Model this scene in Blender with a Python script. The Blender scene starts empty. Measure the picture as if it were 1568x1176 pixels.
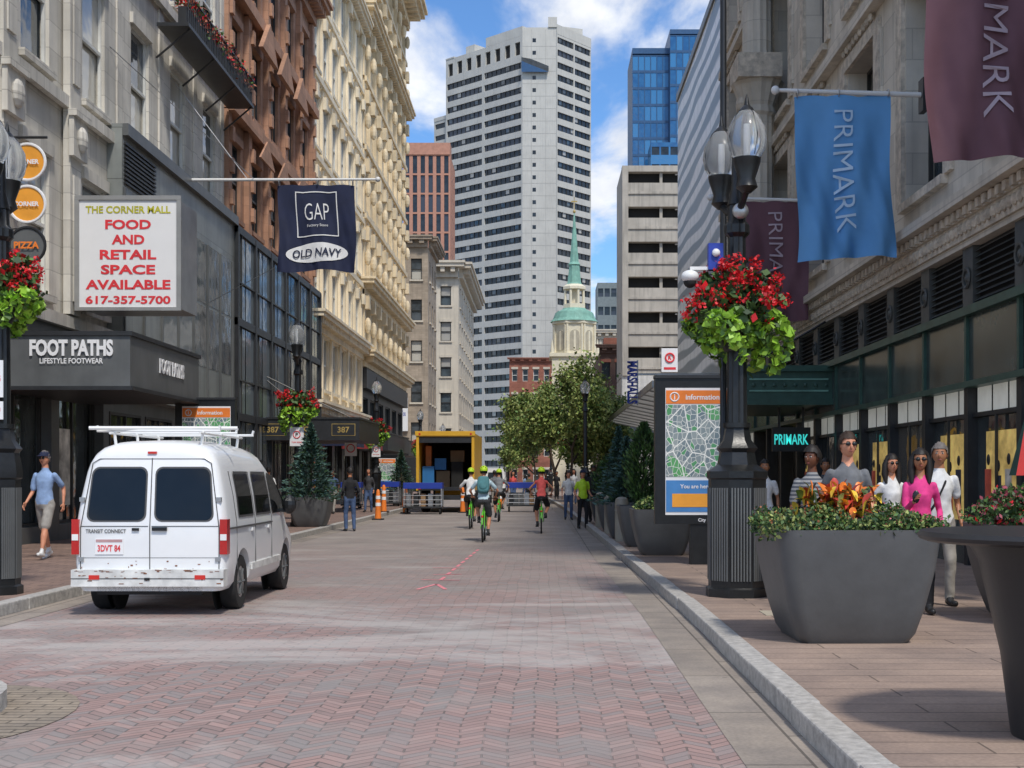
import bpy, bmesh, math, random
import numpy as np
from mathutils import Vector, Matrix, noise
R=random.Random(7); NR=np.random.default_rng(7)
S=bpy.context.scene
rad=math.radians
# ------------------------------------------------------------ materials
def nd(t,ty,ins=None,**kw):
    n=t.nodes.new(ty)
    for k,v in kw.items(): setattr(n,k,v)
    if ins:
        for k,v in ins.items():
            if isinstance(v,bpy.types.NodeSocket): t.links.new(v,n.inputs[k])
            else: n.inputs[k].default_value=v
    return n
def c4(c): return (c[0],c[1],c[2],1)
def base(name):
    m=bpy.data.materials.new(name); m.use_nodes=True
    return m,m.node_tree,m.node_tree.nodes['Principled BSDF']
def mixc(t,f,a,b,mode='MIX'):
    n=t.nodes.new('ShaderNodeMix'); n.data_type='RGBA'; n.blend_type=mode
    for i,v in ((0,f),(6,a),(7,b)):
        if isinstance(v,bpy.types.NodeSocket): t.links.new(v,n.inputs[i])
        else: n.inputs[i].default_value=v
    return n.outputs[2]
def mth(t,op,a,b=0.0,c=None):
    n=t.nodes.new('ShaderNodeMath'); n.operation=op
    for i,v in enumerate((a,b) if c is None else (a,b,c)):
        if isinstance(v,bpy.types.NodeSocket): t.links.new(v,n.inputs[i])
        else: n.inputs[i].default_value=v
    return n.outputs[0]
def ramp(t,f,p0,p1):
    n=t.nodes.new('ShaderNodeMapRange'); n.inputs[1].default_value=p0; n.inputs[2].default_value=p1
    t.links.new(f,n.inputs[0]); return n.outputs[0]
def mat(name,col,rough=.6,metal=0,var=.15,scale=2.,bump=.0,bscale=30,streak=0,isl=0,emis=0,brick=None,spec=.5,coat=0):
    m,t,b=base(name)
    g=nd(t,'ShaderNodeNewGeometry'); pos=g.outputs['Position']
    n1=nd(t,'ShaderNodeTexNoise',{'Vector':pos,'Scale':scale,'Detail':6.0,'Roughness':.6})
    f=ramp(t,n1.outputs[0],.3,.7)
    c=mixc(t,f,c4([x*(1-var) for x in col]),c4([min(1,x*(1+var)) for x in col]))
    if streak:
        mp=nd(t,'ShaderNodeMapping',{'Vector':pos,'Scale':(2.2,2.2,.18)})
        n2=nd(t,'ShaderNodeTexNoise',{'Vector':mp.outputs[0],'Scale':1.6,'Detail':5.0})
        c=mixc(t,mth(t,'MULTIPLY',ramp(t,n2.outputs[0],.48,.75),streak),c,c4([x*.42 for x in col]))
    if isl:
        rr=g.outputs['Random Per Island']
        c=mixc(t,rr,mixc(t,1.0,c,(1-isl,1-isl,1-isl,1),'MULTIPLY'),mixc(t,1.0,c,(1+isl,1+isl,1+isl,1),'MULTIPLY'))
    if brick:
        bw,bh,mc=brick
        sx=nd(t,'ShaderNodeSeparateXYZ',{0:pos})
        cx=nd(t,'ShaderNodeCombineXYZ',{0:mth(t,'ADD',sx.outputs[0],sx.outputs[1]),1:sx.outputs[2]})
        bt=nd(t,'ShaderNodeTexBrick',{'Vector':cx.outputs[0],'Color1':(1,1,1,1),'Color2':(.8,.8,.8,1),'Mortar':(mc,mc,mc,1),'Scale':1.0,'Mortar Size':min(.012,bh*.09),'Brick Width':bw,'Row Height':bh})
        c=mixc(t,1.0,c,bt.outputs[0],'MULTIPLY')
    t.links.new(c,b.inputs['Base Color'])
    b.inputs['Roughness'].default_value=rough; b.inputs['Metallic'].default_value=metal
    b.inputs['Specular IOR Level'].default_value=spec
    if coat: b.inputs['Coat Weight'].default_value=coat
    if bump:
        n3=nd(t,'ShaderNodeTexNoise',{'Vector':pos,'Scale':float(bscale),'Detail':5.0})
        bp=nd(t,'ShaderNodeBump',{'Height':n3.outputs[0],'Strength':bump,'Distance':.02})
        t.links.new(bp.outputs[0],b.inputs['Normal'])
    if emis:
        t.links.new(c,b.inputs['Emission Color']); b.inputs['Emission Strength'].default_value=emis
    return m
def glassm(name,dark,light,frac=.25,rough=.05,spec=.8,tint=(.05,.07,.09)):
    m,t,b=base(name)
    g=nd(t,'ShaderNodeNewGeometry')
    r=g.outputs['Random Per Island']
    f=mth(t,'GREATER_THAN',r,1-frac)
    sx=nd(t,'ShaderNodeTexNoise',{'Vector':g.outputs['Position'],'Scale':.9,'Detail':3.0})
    c0=mixc(t,ramp(t,sx.outputs[0],.35,.65),c4(dark),c4(tint))  # tint puts paler, reflection-like patches into the pane colour
    c=mixc(t,f,c0,c4(light))  # light panes: blinds, and pale reflections put into the colour
    t.links.new(c,b.inputs['Base Color'])
    b.inputs['Roughness'].default_value=rough; b.inputs['Specular IOR Level'].default_value=spec
    n3=nd(t,'ShaderNodeTexNoise',{'Vector':g.outputs['Position'],'Scale':1.3,'Detail':2.0})
    bp=nd(t,'ShaderNodeBump',{'Height':n3.outputs[0],'Strength':.25,'Distance':.05})
    t.links.new(bp.outputs[0],b.inputs['Normal'])
    return m
# ------------------------------------------------------------ mesh builder
_tc={}
class MB:
    def __init__(s): s.v=[];s.f=[];s.m=[];s.mats=[];s.M=Matrix()
    def mi(s,m):
        if m not in s.mats: s.mats.append(m)
        return s.mats.index(m)
    def frame(s,x,y,a,z=0): s.M=Matrix.Translation((x,y,z))@Matrix.Rotation(rad(a),4,'Z'); return s
    def add(s,vs,fs,m):
        b=len(s.v); M=s.M
        s.v+=[(M@Vector(v))[:] for v in vs]
        s.f+=[tuple(i+b for i in f) for f in fs]
        k=s.mi(m); s.m+=[k]*len(fs)
    def box(s,x0,x1,y0,y1,z0,z1,m):
        s.add([(x0,y0,z0),(x1,y0,z0),(x1,y1,z0),(x0,y1,z0),(x0,y0,z1),(x1,y0,z1),(x1,y1,z1),(x0,y1,z1)],
              [(0,3,2,1),(4,5,6,7),(0,1,5,4),(1,2,6,5),(2,3,7,6),(3,0,4,7)],m)
    def quad(s,a,b,c,d,m): s.add([a,b,c,d],[(0,1,2,3)],m)
    def prism(s,poly,z0,z1,m):
        n=len(poly); s.add([(p[0],p[1],z0) for p in poly]+[(p[0],p[1],z1) for p in poly],
            [tuple(range(n))[::-1],tuple(range(n,2*n))]+[(i,(i+1)%n,n+(i+1)%n,n+i) for i in range(n)],m)
    def prismy(s,poly,y0,y1,m):
        n=len(poly); s.add([(p[0],y0,p[1]) for p in poly]+[(p[0],y1,p[1]) for p in poly],
            [tuple(range(n)),tuple(range(n,2*n))[::-1]]+[(i,n+i,n+(i+1)%n,(i+1)%n) for i in range(n)],m)
    def lathe(s,prof,cx,cy,m,seg=20,sx=1,flute=0,ph=0):
        vs=[];fs=[];n=len(prof)
        for i in range(seg):
            a=2*math.pi*(i+ph)/seg
            k=1-(flute if i%2 else 0)
            for r,z in prof: vs.append((cx+r*k*math.cos(a)*sx,cy+r*k*math.sin(a),z))
        for i in range(seg):
            j=(i+1)%seg
            for q in range(n-1): fs.append((i*n+q,j*n+q,j*n+q+1,i*n+q+1))
        fs.append(tuple(i*n for i in range(seg))[::-1]); fs.append(tuple(i*n+n-1 for i in range(seg)))
        s.add(vs,fs,m)
    def tube(s,pts,rs,m,seg=8):
        pts=[Vector(p) for p in pts]
        if not hasattr(rs,'__len__'): rs=[rs]*len(pts)
        vs=[];fs=[];pu=None
        for i,p in enumerate(pts):
            d=(pts[min(i+1,len(pts)-1)]-pts[max(i-1,0)]).normalized()
            u=d.cross(Vector((0,0,1)) if abs(d.z)<.9 else Vector((0,1,0))).normalized() if pu is None else (pu-d*pu.dot(d)).normalized()
            pu=u; w=d.cross(u)
            for k in range(seg):
                a=2*math.pi*k/seg; vs.append(p+(u*math.cos(a)+w*math.sin(a))*rs[i])
        for i in range(len(pts)-1):
            for k in range(seg):
                l=(k+1)%seg; fs.append((i*seg+k,i*seg+l,(i+1)*seg+l,(i+1)*seg+k))
        fs.append(tuple(range(seg))[::-1]); fs.append(tuple((len(pts)-1)*seg+k for k in range(seg)))
        s.add(vs,fs,m)
    def ell(s,c,r,m,seg=12,rings=8,fn=None,rot=None,keep=None):
        c=Vector(c); vs=[];fs=[];us=[]
        for i in range(rings+1):
            th=math.pi*i/rings
            for k in range(seg):
                a=2*math.pi*k/seg; us.append(Vector((math.sin(th)*math.cos(a),math.sin(th)*math.sin(a),math.cos(th))))
        for u in us:
            p=Vector((u.x*r[0],u.y*r[1],u.z*r[2]))
            if fn: p=fn(u,p)
            if rot: p=rot@p
            vs.append(c+p)
        for i in range(rings):
            for k in range(seg):
                l=(k+1)%seg; f=(i*seg+k,(i+1)*seg+k,(i+1)*seg+l,i*seg+l)
                if keep is None or keep(sum((us[q] for q in f),Vector())/4): fs.append(f)
        s.add(vs,fs,m)
    def torus(s,c,Rr,r,m,axis='x',seg=28,s2=6):
        vs=[];fs=[]
        for i in range(seg):
            a=2*math.pi*i/seg
            for k in range(s2):
                b=2*math.pi*k/s2; q=Rr+r*math.cos(b); h=r*math.sin(b)
                if axis=='x': vs.append((c[0]+h,c[1]+q*math.cos(a),c[2]+q*math.sin(a)))
                elif axis=='z': vs.append((c[0]+q*math.cos(a),c[1]+q*math.sin(a),c[2]+h))
                else: vs.append((c[0]+q*math.cos(a),c[1]+h,c[2]+q*math.sin(a)))
        for i in range(seg):
            for k in range(s2):
                j=(i+1)%seg;l=(k+1)%s2; fs.append((i*s2+k,j*s2+k,j*s2+l,i*s2+l))
        s.add(vs,fs,m)
    def text(s,body,cx,cz,w,y,m,h=None,rot=0,fn=None,bold=.02,ext=.0):
        key=(body,bold)
        if key not in _tc:
            cu=bpy.data.curves.new('t','FONT'); cu.body=body; cu.align_x='CENTER'; cu.align_y='CENTER'; cu.offset=bold; cu.resolution_u=3
            o=bpy.data.objects.new('t',cu); S.collection.objects.link(o)
            dg=bpy.context.evaluated_depsgraph_get(); me=bpy.data.meshes.new_from_object(o.evaluated_get(dg))
            _tc[key]=([tuple(v.co) for v in me.vertices],[tuple(p.vertices) for p in me.polygons])
            bpy.data.objects.remove(o); bpy.data.meshes.remove(me)
        vs,fs=_tc[key]
        if not vs: return
        xs=[v[0] for v in vs]; zs=[v[1] for v in vs]
        x0,x1,z0,z1=min(xs),max(xs),min(zs),max(zs)
        k=w/(x1-x0) if w else h/(z1-z0); kz=h/(z1-z0) if h else k
        out=[]
        for v in vs:
            a=(v[0]-(x0+x1)/2)*k; b=(v[1]-(z0+z1)/2)*kz
            if rot: a,b=b,-a
            p=(cx+a,y,cz+b)
            if fn: p=fn(p)
            out.append(p)
        s.add(out,[f[::1] for f in fs],m)
        if ext:
            s.add([(p[0],p[1]+ext,p[2]) for p in out],fs,m)
            ed={}
            for f in fs:
                for i in range(len(f)):
                    e=(f[i],f[(i+1)%len(f)]); 
                    if (e[1],e[0]) in ed: del ed[(e[1],e[0])]
                    else: ed[e]=1
            n=len(out); s.add(out+[(p[0],p[1]+ext,p[2]) for p in out],[(a,b,b+n,a+n) for a,b in ed],m)
    def obj(s,name,smooth=0,bevel=0,parent=None):
        v=np.array(s.v); lo=v.min(0);hi=v.max(0); c=np.array([(lo[0]+hi[0])/2,(lo[1]+hi[1])/2,lo[2]])
        me=bpy.data.meshes.new(name); me.from_pydata((v-c).tolist(),[],s.f)
        for m in s.mats: me.materials.append(m)
        me.polygons.foreach_set('material_index',s.m); me.update()
        if smooth:
            me.shade_smooth(); me.set_sharp_from_angle(angle=rad(smooth))
        o=bpy.data.objects.new(name,me); S.collection.objects.link(o); o.location=c
        if bevel:
            b=o.modifiers.new('b','BEVEL'); b.width=bevel; b.segments=2; b.limit_method='ANGLE'
        if parent: o.parent=parent
        return o
    def leaves(s,pts,size,mats,w=None,elong=.55,up=None,jit=.3):
        pts=np.asarray(pts,float); n=len(pts)
        a=NR.normal(size=(n,3)); 
        if up is not None: a=a*jit+np.asarray(up)
        a/=np.linalg.norm(a,axis=1)[:,None]
        b=np.cross(a,NR.normal(size=(n,3))); b/=np.linalg.norm(b,axis=1)[:,None]
        sz=(size*NR.uniform(.6,1.3,n))[:,None]
        v=np.stack([pts-a*sz,pts+b*sz*elong,pts+a*sz,pts-b*sz*elong],1).reshape(-1,3)
        M=s.M; mm=np.array(M.to_3x3()); tt=np.array(M.translation)
        v=v@mm.T+tt
        base=len(s.v); s.v+=[tuple(x) for x in v.tolist()]
        s.f+=[(base+4*i,base+4*i+1,base+4*i+2,base+4*i+3) for i in range(n)]
        ids=[s.mi(m) for m in mats]
        s.m+=NR.choice(ids,size=n,p=w).tolist()
# ------------------------------------------------------------ palette
stoneA=mat('stone_pale',(.70,.665,.59),.85,var=.18,scale=.7,bump=.25,streak=.5,brick=(1.3,.62,.65))
stoneCream=mat('terracotta_cream',(.84,.73,.54),.8,var=.15,scale=.8,bump=.3,streak=.4)
stoneCream2=mat('terracotta_ochre',(.74,.61,.41),.8,var=.2,scale=1.,bump=.3,streak=.5)
brown=mat('brownstone',(.48,.27,.175),.85,var=.22,scale=.9,bump=.3,streak=.35,brick=(.9,.35,.75))
limestone=mat('limestone',(.70,.64,.54),.85,var=.16,scale=.8,bump=.3,streak=.35,brick=(1.5,.6,.72))
limestoneO=mat('limestone_carved',(.62,.55,.45),.85,var=.35,scale=5,bump=1.,bscale=22,streak=.35)
concrete=mat('concrete_precast',(.46,.425,.37),.9,var=.15,scale=.6,bump=.2,streak=.6)
whitecon=mat('white_concrete',(.54,.53,.49),.8,var=.08,scale=.3,streak=.25)
brickr=mat('brick_red',(.33,.13,.09),.9,var=.25,scale=.7,brick=(.5,.16,.8))
brickb=mat('brick_tan',(.42,.345,.265),.9,var=.2,scale=.6,streak=.4,brick=(.6,.2,.8))
creamfar=mat('cream_masonry',(.60,.54,.44),.85,var=.12,scale=.4,streak=.35)
black=mat('black_paint',(.012,.013,.014),.35,var=.3,scale=8,bump=.1)
blackm=mat('black_metal',(.025,.026,.028),.45,var=.3,scale=3)
dgrey=mat('dark_grey_panel',(.12,.125,.125),.4,var=.2,scale=1.2,streak=.3)
panel=mat('zinc_panel',(.26,.275,.26),.35,var=.22,scale=.9,streak=.4,brick=(1.6,1.3,.45),spec=.7)
white=mat('white_paint',(.78,.78,.76),.4,var=.05)
vanw=mat('van_white',(.80,.81,.81),.3,var=.04,scale=1.5,coat=.4)
frameW=mat('window_frame_white',(.66,.66,.62),.5)
frameD=mat('window_frame_dark',(.04,.04,.038),.45)
glD=glassm('glass_dark',(.02,.028,.033),(.40,.39,.36),.25,tint=(.09,.12,.14),spec=1.)
glC=glassm('glass_blinds',(.03,.038,.043),(.52,.50,.44),.45,tint=(.10,.12,.14),spec=1.)
glF=glassm('glass_curtain_wall',(.05,.065,.075),(.20,.24,.26),.4,tint=(.13,.17,.19),spec=1.,rough=.08)
glS=glassm('glass_shop',(.02,.024,.026),(.13,.12,.10),.3,tint=(.10,.12,.12),spec=1.)
glT=glassm('glass_tower',(.012,.018,.024),(.05,.06,.08),.2,rough=.15,tint=(.03,.04,.05),spec=.5)
glB=glassm('glass_blue',(.02,.10,.26),(.05,.2,.42),.4,rough=.06,tint=(.03,.14,.32))
verdi=mat('verdigris',(.20,.40,.32),.7,var=.25,scale=1.5,streak=.3)
green=mat('green_metal',(.035,.09,.07),.4,var=.3,scale=3)
granite=mat('granite_kerb',(.42,.40,.37),.85,var=.3,scale=14,bump=.4,bscale=60)
planterg=mat('planter_grey',(.095,.098,.10),.5,var=.12,scale=4,bump=.05)
rubber=mat('rubber',(.018,.018,.018),.8,var=.3,scale=9)
silver=mat('brushed_metal',(.45,.45,.45),.35,metal=.8)
poleg=mat('pole_grey',(.35,.35,.34),.4,metal=.3)
orange=mat('orange',(.85,.22,.03),.5); orange2=mat('sign_orange',(.85,.36,.04),.5)
yellow=mat('truck_yellow',(.75,.42,.03),.45,var=.1)
blue=mat('blue_paint',(.02,.05,.35),.45); red=mat('red_paint',(.6,.03,.02),.4)
redtxt=mat('red_letters',(.75,.04,.05),.5); navy=mat('navy_cloth',(.012,.018,.055),.8,var=.2)
vest=mat('hi_vis',(.50,.75,.03),.6)
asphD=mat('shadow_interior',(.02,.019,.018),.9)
teal=mat('teal_neon',(.05,.65,.6),.4,emis=.8)
whitetx=mat('white_letters',(.82,.82,.82),.5,var=.02)
bluef=mat('flag_blue',(.13,.36,.68),.75,var=.08,scale=1.5); bluet=mat('flag_blue_letters',(.55,.72,.88),.7)
maroon=mat('flag_maroon',(.15,.07,.09),.8,var=.12,scale=1.5); maroont=mat('flag_maroon_letters',(.44,.35,.40),.7)
leafG=mat('leaf_green',(.075,.15,.035),.6,isl=.5,scale=1.5,var=.3); leafY=mat('leaf_yellowgreen',(.27,.31,.09),.6,isl=.4,scale=1,var=.3)
leafD=mat('leaf_dark',(.03,.065,.025),.6,isl=.5); leafLime=mat('leaf_lime',(.26,.46,.04),.5,isl=.35)
leafT=mat('leaf_locust',(.19,.26,.065),.6,isl=.5,scale=1,var=.35)
spruce=mat('needle_blue',(.07,.14,.12),.7,isl=.5); flR=mat('petal_red',(.62,.012,.02),.5,isl=.4); flP=mat('petal_pink',(.55,.12,.16),.5,isl=.4)
crO=mat('croton_orange',(.75,.2,.03),.4,isl=.4); crY=mat('croton_yellow',(.75,.5,.05),.4,isl=.3); crR=mat('croton_red',(.45,.05,.03),.4,isl=.4)
bark=mat('bark',(.09,.065,.045),.95,var=.35,scale=9,bump=.8)
soil=mat('soil',(.03,.02,.014),.95)
skinL=mat('skin_light',(.66,.29,.17),.5,var=.06); skinD=mat('skin_dark',(.16,.06,.03),.5,var=.06); skinM=mat('skin_mid',(.42,.18,.09),.5,var=.06)
hairD=mat('hair_dark',(.012,.009,.008),.6,var=.3,scale=40); hairB=mat('hair_brown',(.035,.018,.010),.7,var=.3,scale=40); hairG=mat('hair_grey',(.16,.14,.13),.7,var=.3,scale=40)
eyeW=mat('eye_white',(.6,.58,.55),.3); lip=mat('lip',(.30,.08,.07),.4)
dispG=mat('shop_display_warm',(.70,.45,.14),.5,var=.6,scale=2.2,emis=.35); dispW=mat('shop_display_poster',(.45,.42,.38),.5,var=.6,scale=2.5,emis=.1); dispR=mat('shop_display_red',(.45,.08,.05),.5,var=.5,scale=3,emis=.1)
def cloth(n,c): return mat(n,c,.85,var=.2,scale=9,bump=.3,bscale=14)
# ------------------------------------------------------------ facade tool
def facade(mb,W,z0,fh,rows,cols,ww,wh,sb,wall,glass,frame=None,dep=.3,th=.5,sill=None,lint=None,pil=None,pw=.35,pd=.18,edge=0,cross='sash',xs=0,band=None):
    cw=(W-2*edge)/cols
    for r in range(rows):
        zb=z0+r*fh; zs=zb+sb; zt=zs+wh
        mb.box(xs,xs+W,0,th,zb,zs,wall)
        if zb+fh-zt>.01: mb.box(xs,xs+W,0,th,zt,zb+fh,wall)
        e=xs
        for c in range(cols):
            x=xs+edge+cw*(c+.5); a=x-ww/2; b=x+ww/2
            if a-e>.001: mb.box(e,a,0,th,zs,zt,wall)
            e=b
            if cross=='sash':
                mid=(zs+zt)/2
                mb.quad((a,dep,zs),(b,dep,zs),(b,dep,mid),(a,dep,mid),glass)
                mb.quad((a,dep-.04,mid),(b,dep-.04,mid),(b,dep-.04,zt),(a,dep-.04,zt),glass)
            else:
                mb.quad((a,dep,zs),(b,dep,zs),(b,dep,zt),(a,dep,zt),glass)
            if frame:
                q=.07
                mb.box(a,a+q,dep-.12,dep-.045,zs,zt,frame); mb.box(b-q,b,dep-.12,dep-.045,zs,zt,frame)
                mb.box(a+q,b-q,dep-.12,dep-.045,zt-q,zt,frame); mb.box(a+q,b-q,dep-.12,dep-.045,zs,zs+q,frame)
                if cross=='sash': mb.box(a+q,b-q,dep-.12,dep-.045,(zs+zt)/2-.04,(zs+zt)/2+.04,frame)
                if cross=='v': mb.box(x-.03,x+.03,dep-.12,dep-.045,zs+q,zt-q,frame)
            if sill: mb.box(a-.12,b+.12,-.14,-.002,zs-.16,zs,sill)
            if lint: mb.box(a-.1,b+.1,-.09,-.002,zt,zt+.28,lint)
        if xs+W-e>.001: mb.box(e,xs+W,0,th,zs,zt,wall)
        if band: mb.box(xs,xs+W,-.16,-.003,zb,zb+.22,band)
    if pil:
        for c in range(cols+1):
            x=xs+edge+cw*c; x=min(max(x,xs+pw/2),xs+W-pw/2)
            for r in range(rows):
                zb=z0+r*fh
                mb.box(x-pw/2,x+pw/2,-pd,-.004,zb+.25,zb+fh-.05,pil)
def cornice(mb,x0,x1,z,h,proj,m,dent=.5):
    mb.box(x0,x1,-proj*.35,-.004,z,z+h*.35,m)
    mb.box(x0-proj*.5,x1+proj*.5,-proj,-.004,z+h*.62,z+h*.85,m); mb.box(x0-proj*.6,x1+proj*.6,-proj*1.12,-.004,z+h*.85,z+h,m)
    mb.box(x0,x1,-proj*.3,-.004,z+h*.35,z+h*.62,m)
    n=int((x1-x0)/dent)
    for i in range(n):
        x=x0+(i+.5)*(x1-x0)/n
        mb.box(x-dent*.22,x+dent*.22,-proj*.85,-proj*.3-.002,z+h*.3,z+h*.62,m)
# ------------------------------------------------------------ ground
def roadmat():
    m,t,b=base('brick_road')
    pos=nd(t,'ShaderNodeNewGeometry').outputs['Position']; sx=nd(t,'ShaderNodeSeparateXYZ',{0:pos})
    wob=nd(t,'ShaderNodeTexNoise',{'Vector':pos,'Scale':.8,'Detail':2.0})
    xw=mth(t,'ADD',sx.outputs[0],mth(t,'MULTIPLY',wob.outputs[0],.10))
    pp=mth(t,'PINGPONG',xw,.15)
    yy=mth(t,'ADD',mth(t,'ADD',sx.outputs[1],mth(t,'MULTIPLY',pp,1.0)),mth(t,'MULTIPLY',wob.outputs[0],.2))
    cv=nd(t,'ShaderNodeCombineXYZ',{0:xw,1:yy})
    bt=nd(t,'ShaderNodeTexBrick',{'Vector':cv.outputs[0],'Color1':(.375,.245,.22,1),'Color2':(.275,.20,.185,1),'Mortar':(.13,.11,.10,1),'Scale':1.0,'Mortar Size':.009,'Mortar Smooth':.5,'Brick Width':.30,'Row Height':.10,'Bias':0.0},offset=0.5)
    bx=nd(t,'ShaderNodeCombineXYZ',{0:mth(t,'FLOOR',mth(t,'DIVIDE',xw,.15)),1:mth(t,'FLOOR',mth(t,'DIVIDE',yy,.10))})
    wn=nd(t,'ShaderNodeTexWhiteNoise',{'Vector':bx.outputs[0]},noise_dimensions='2D')
    c=mixc(t,mth(t,'MULTIPLY',mth(t,'GREATER_THAN',wn.outputs[0],.76),.6),bt.outputs[0],(.26,.25,.245,1))
    c=mixc(t,mth(t,'MULTIPLY',mth(t,'LESS_THAN',wn.outputs[0],.14),.5),c,(.44,.30,.27,1))
    # large areas: rosy, bluish-grey, dark
    n0=nd(t,'ShaderNodeTexNoise',{'Vector':pos,'Scale':.22,'Detail':4.0,'Roughness':.6})
    c=mixc(t,mth(t,'MULTIPLY',ramp(t,n0.outputs[0],.48,.62),.35),c,(.40,.27,.25,1))
    n1=nd(t,'ShaderNodeTexNoise',{'Vector':pos,'Scale':.5,'Detail':7.0,'Roughness':.65})
    c=mixc(t,mth(t,'MULTIPLY',ramp(t,n1.outputs[0],.46,.64),.65),c,(.29,.272,.255,1))
    mp=nd(t,'ShaderNodeMapping',{'Vector':pos,'Scale':(.34,.7,1),'Rotation':(0,0,.3)})
    n2=nd(t,'ShaderNodeTexNoise',{'Vector':mp.outputs[0],'Scale':.8,'Detail':10.0,'Roughness':.66,'Distortion':.5})
    band=mth(t,'MULTIPLY',ramp(t,sx.outputs[1],9.5,12.5),ramp(t,sx.outputs[1],21.,15.))
    pt=mth(t,'MULTIPLY',ramp(t,mth(t,'ADD',n2.outputs[0],mth(t,'MULTIPLY',band,.10)),.55,.66),.65)
    c=mixc(t,pt,c,(.50,.46,.43,1))
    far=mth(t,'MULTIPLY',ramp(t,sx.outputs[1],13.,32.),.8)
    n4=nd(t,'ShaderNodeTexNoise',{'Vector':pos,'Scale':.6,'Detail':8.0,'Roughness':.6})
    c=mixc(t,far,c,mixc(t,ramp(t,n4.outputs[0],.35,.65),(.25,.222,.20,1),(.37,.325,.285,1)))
    n5=nd(t,'ShaderNodeTexNoise',{'Vector':pos,'Scale':1.9,'Detail':8.0,'Roughness':.75})
    c=mixc(t,mth(t,'MULTIPLY',ramp(t,n5.outputs[0],.54,.72),.5),c,(.17,.14,.125,1))
    t.links.new(c,b.inputs['Base Color']); b.inputs['Roughness'].default_value=.8
    n3=nd(t,'ShaderNodeTexNoise',{'Vector':pos,'Scale':35.0,'Detail':4.0})
    h=mth(t,'ADD',mth(t,'MULTIPLY',bt.outputs[1],-1.0),mth(t,'ADD',mth(t,'MULTIPLY',n3.outputs[0],.6),mth(t,'MULTIPLY',wn.outputs[0],.5)))
    bp=nd(t,'ShaderNodeBump',{'Height':h,'Strength':.6,'Distance':.012}); t.links.new(bp.outputs[0],b.inputs['Normal'])
    return m
def pavemat(name,c1,c2,bw,bh,mort,swap=False):
    m,t,b=base(name)
    pos=nd(t,'ShaderNodeNewGeometry').outputs['Position']; sx=nd(t,'ShaderNodeSeparateXYZ',{0:pos})
    cv=nd(t,'ShaderNodeCombineXYZ',{0:sx.outputs[1 if swap else 0],1:sx.outputs[0 if swap else 1]})
    bt=nd(t,'ShaderNodeTexBrick',{'Vector':cv.outputs[0],'Color1':c4(c1),'Color2':c4(c2),'Mortar':c4([x*.4 for x in c1]),'Scale':1.0,'Mortar Size':mort,'Brick Width':bw,'Row Height':bh})
    n1=nd(t,'ShaderNodeTexNoise',{'Vector':pos,'Scale':1.1,'Detail':8.0,'Roughness':.65})
    c=mixc(t,ramp(t,n1.outputs[0],.35,.7),mixc(t,1.0,bt.outputs[0],(.70,.70,.72,1),'MULTIPLY'),mixc(t,1.0,bt.outputs[0],(1.15,1.12,1.08,1),'MULTIPLY'))
    n2=nd(t,'ShaderNodeTexNoise',{'Vector':pos,'Scale':40.0,'Detail':3.0})
    c=mixc(t,.3,c,mixc(t,1.0,c,n2.outputs[0],'OVERLAY'))
    n6=nd(t,'ShaderNodeTexVoronoi',{'Vector':pos,'Scale':2.3}); c=mixc(t,mth(t,'MULTIPLY',mth(t,'LESS_THAN',n6.outputs[0],.045),.6),c,c4([x*.35 for x in c1]))
    t.links.new(c,b.inputs['Base Color']); b.inputs['Roughness'].default_value=.85
    h=mth(t,'ADD',mth(t,'MULTIPLY',bt.outputs[1],-1.0),mth(t,'MULTIPLY',n2.outputs[0],.4))
    bp=nd(t,'ShaderNodeBump',{'Height':h,'Strength':.4,'Distance':.01}); t.links.new(bp.outputs[0],b.inputs['Normal'])
    return m
g=MB(); g.quad((-900,-100,-.02),(900,-100,-.02),(900,2500,-.02),(-900,2500,-.02),mat('ground_asphalt',(.16,.15,.14),.9,scale=.2)); g.obj('ground')
KP=[(-6,1.60),(8,1.60),(15,1.62),(28,1.46),(45,1.24),(61,.98),(80,.5),(110,-.6),(150,-2.5)]
LP=[(-6,-6.1),(60,-6.15),(80,-6.4),(110,-7.2),(150,-9.)]
def itp(P,y): return float(np.interp(y,[p[0] for p in P],[p[1] for p in P]))
ys=[-6,4,8,12,15,20,28,36,45,53,61,70,80,95,110,130,150]
g=MB(); rm=roadmat()
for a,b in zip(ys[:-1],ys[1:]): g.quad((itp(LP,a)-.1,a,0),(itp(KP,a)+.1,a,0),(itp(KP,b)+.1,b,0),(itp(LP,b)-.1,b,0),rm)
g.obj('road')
pavR=pavemat('sidewalk_pavers',(.37,.28,.225),(.32,.24,.195),2.4,.30,.008)
pavL=pavemat('sidewalk_brick',(.30,.205,.165),(.24,.165,.135),.42,.2,.01)
gut=pavemat('gutter_slabs',(.35,.305,.26),(.30,.26,.22),1.6,.5,.01,True)
g=MB()
for a,b in zip(ys[:-1],ys[1:]): g.quad((itp(KP,a)+.15,a,.13),(30,a,.13),(30,b,.13),(itp(KP,b)+.15,b,.13),pavR)
g.obj('sidewalk')
g=MB()
for a,b in zip(ys[:-1],ys[1:]): g.quad((-30,a,.13),(itp(LP,a)-.15,a,.13),(itp(LP,b)-.15,b,.13),(-30,b,.13),pavL)
g.obj('sidewalk')
for P,sg in ((KP,1),(LP,-1)):
    g=MB(); y=-6
    while y<140:
        l=1.8 if y<40 else 4; a=y+.008; b=y+l-.008; j=R.uniform(-.008,.008)
        xa,xb=itp(P,a)+j,itp(P,b)+j
        poly=[(xa,a),(xa+.19*sg,a),(xb+.19*sg,b),(xb,b)]
        if sg<0: poly=poly[::-1]
        g.prism(poly,-.01,.145+R.uniform(-.004,.004),granite); y+=l
    g.obj('kerb',bevel=.015)
g=MB()
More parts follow.
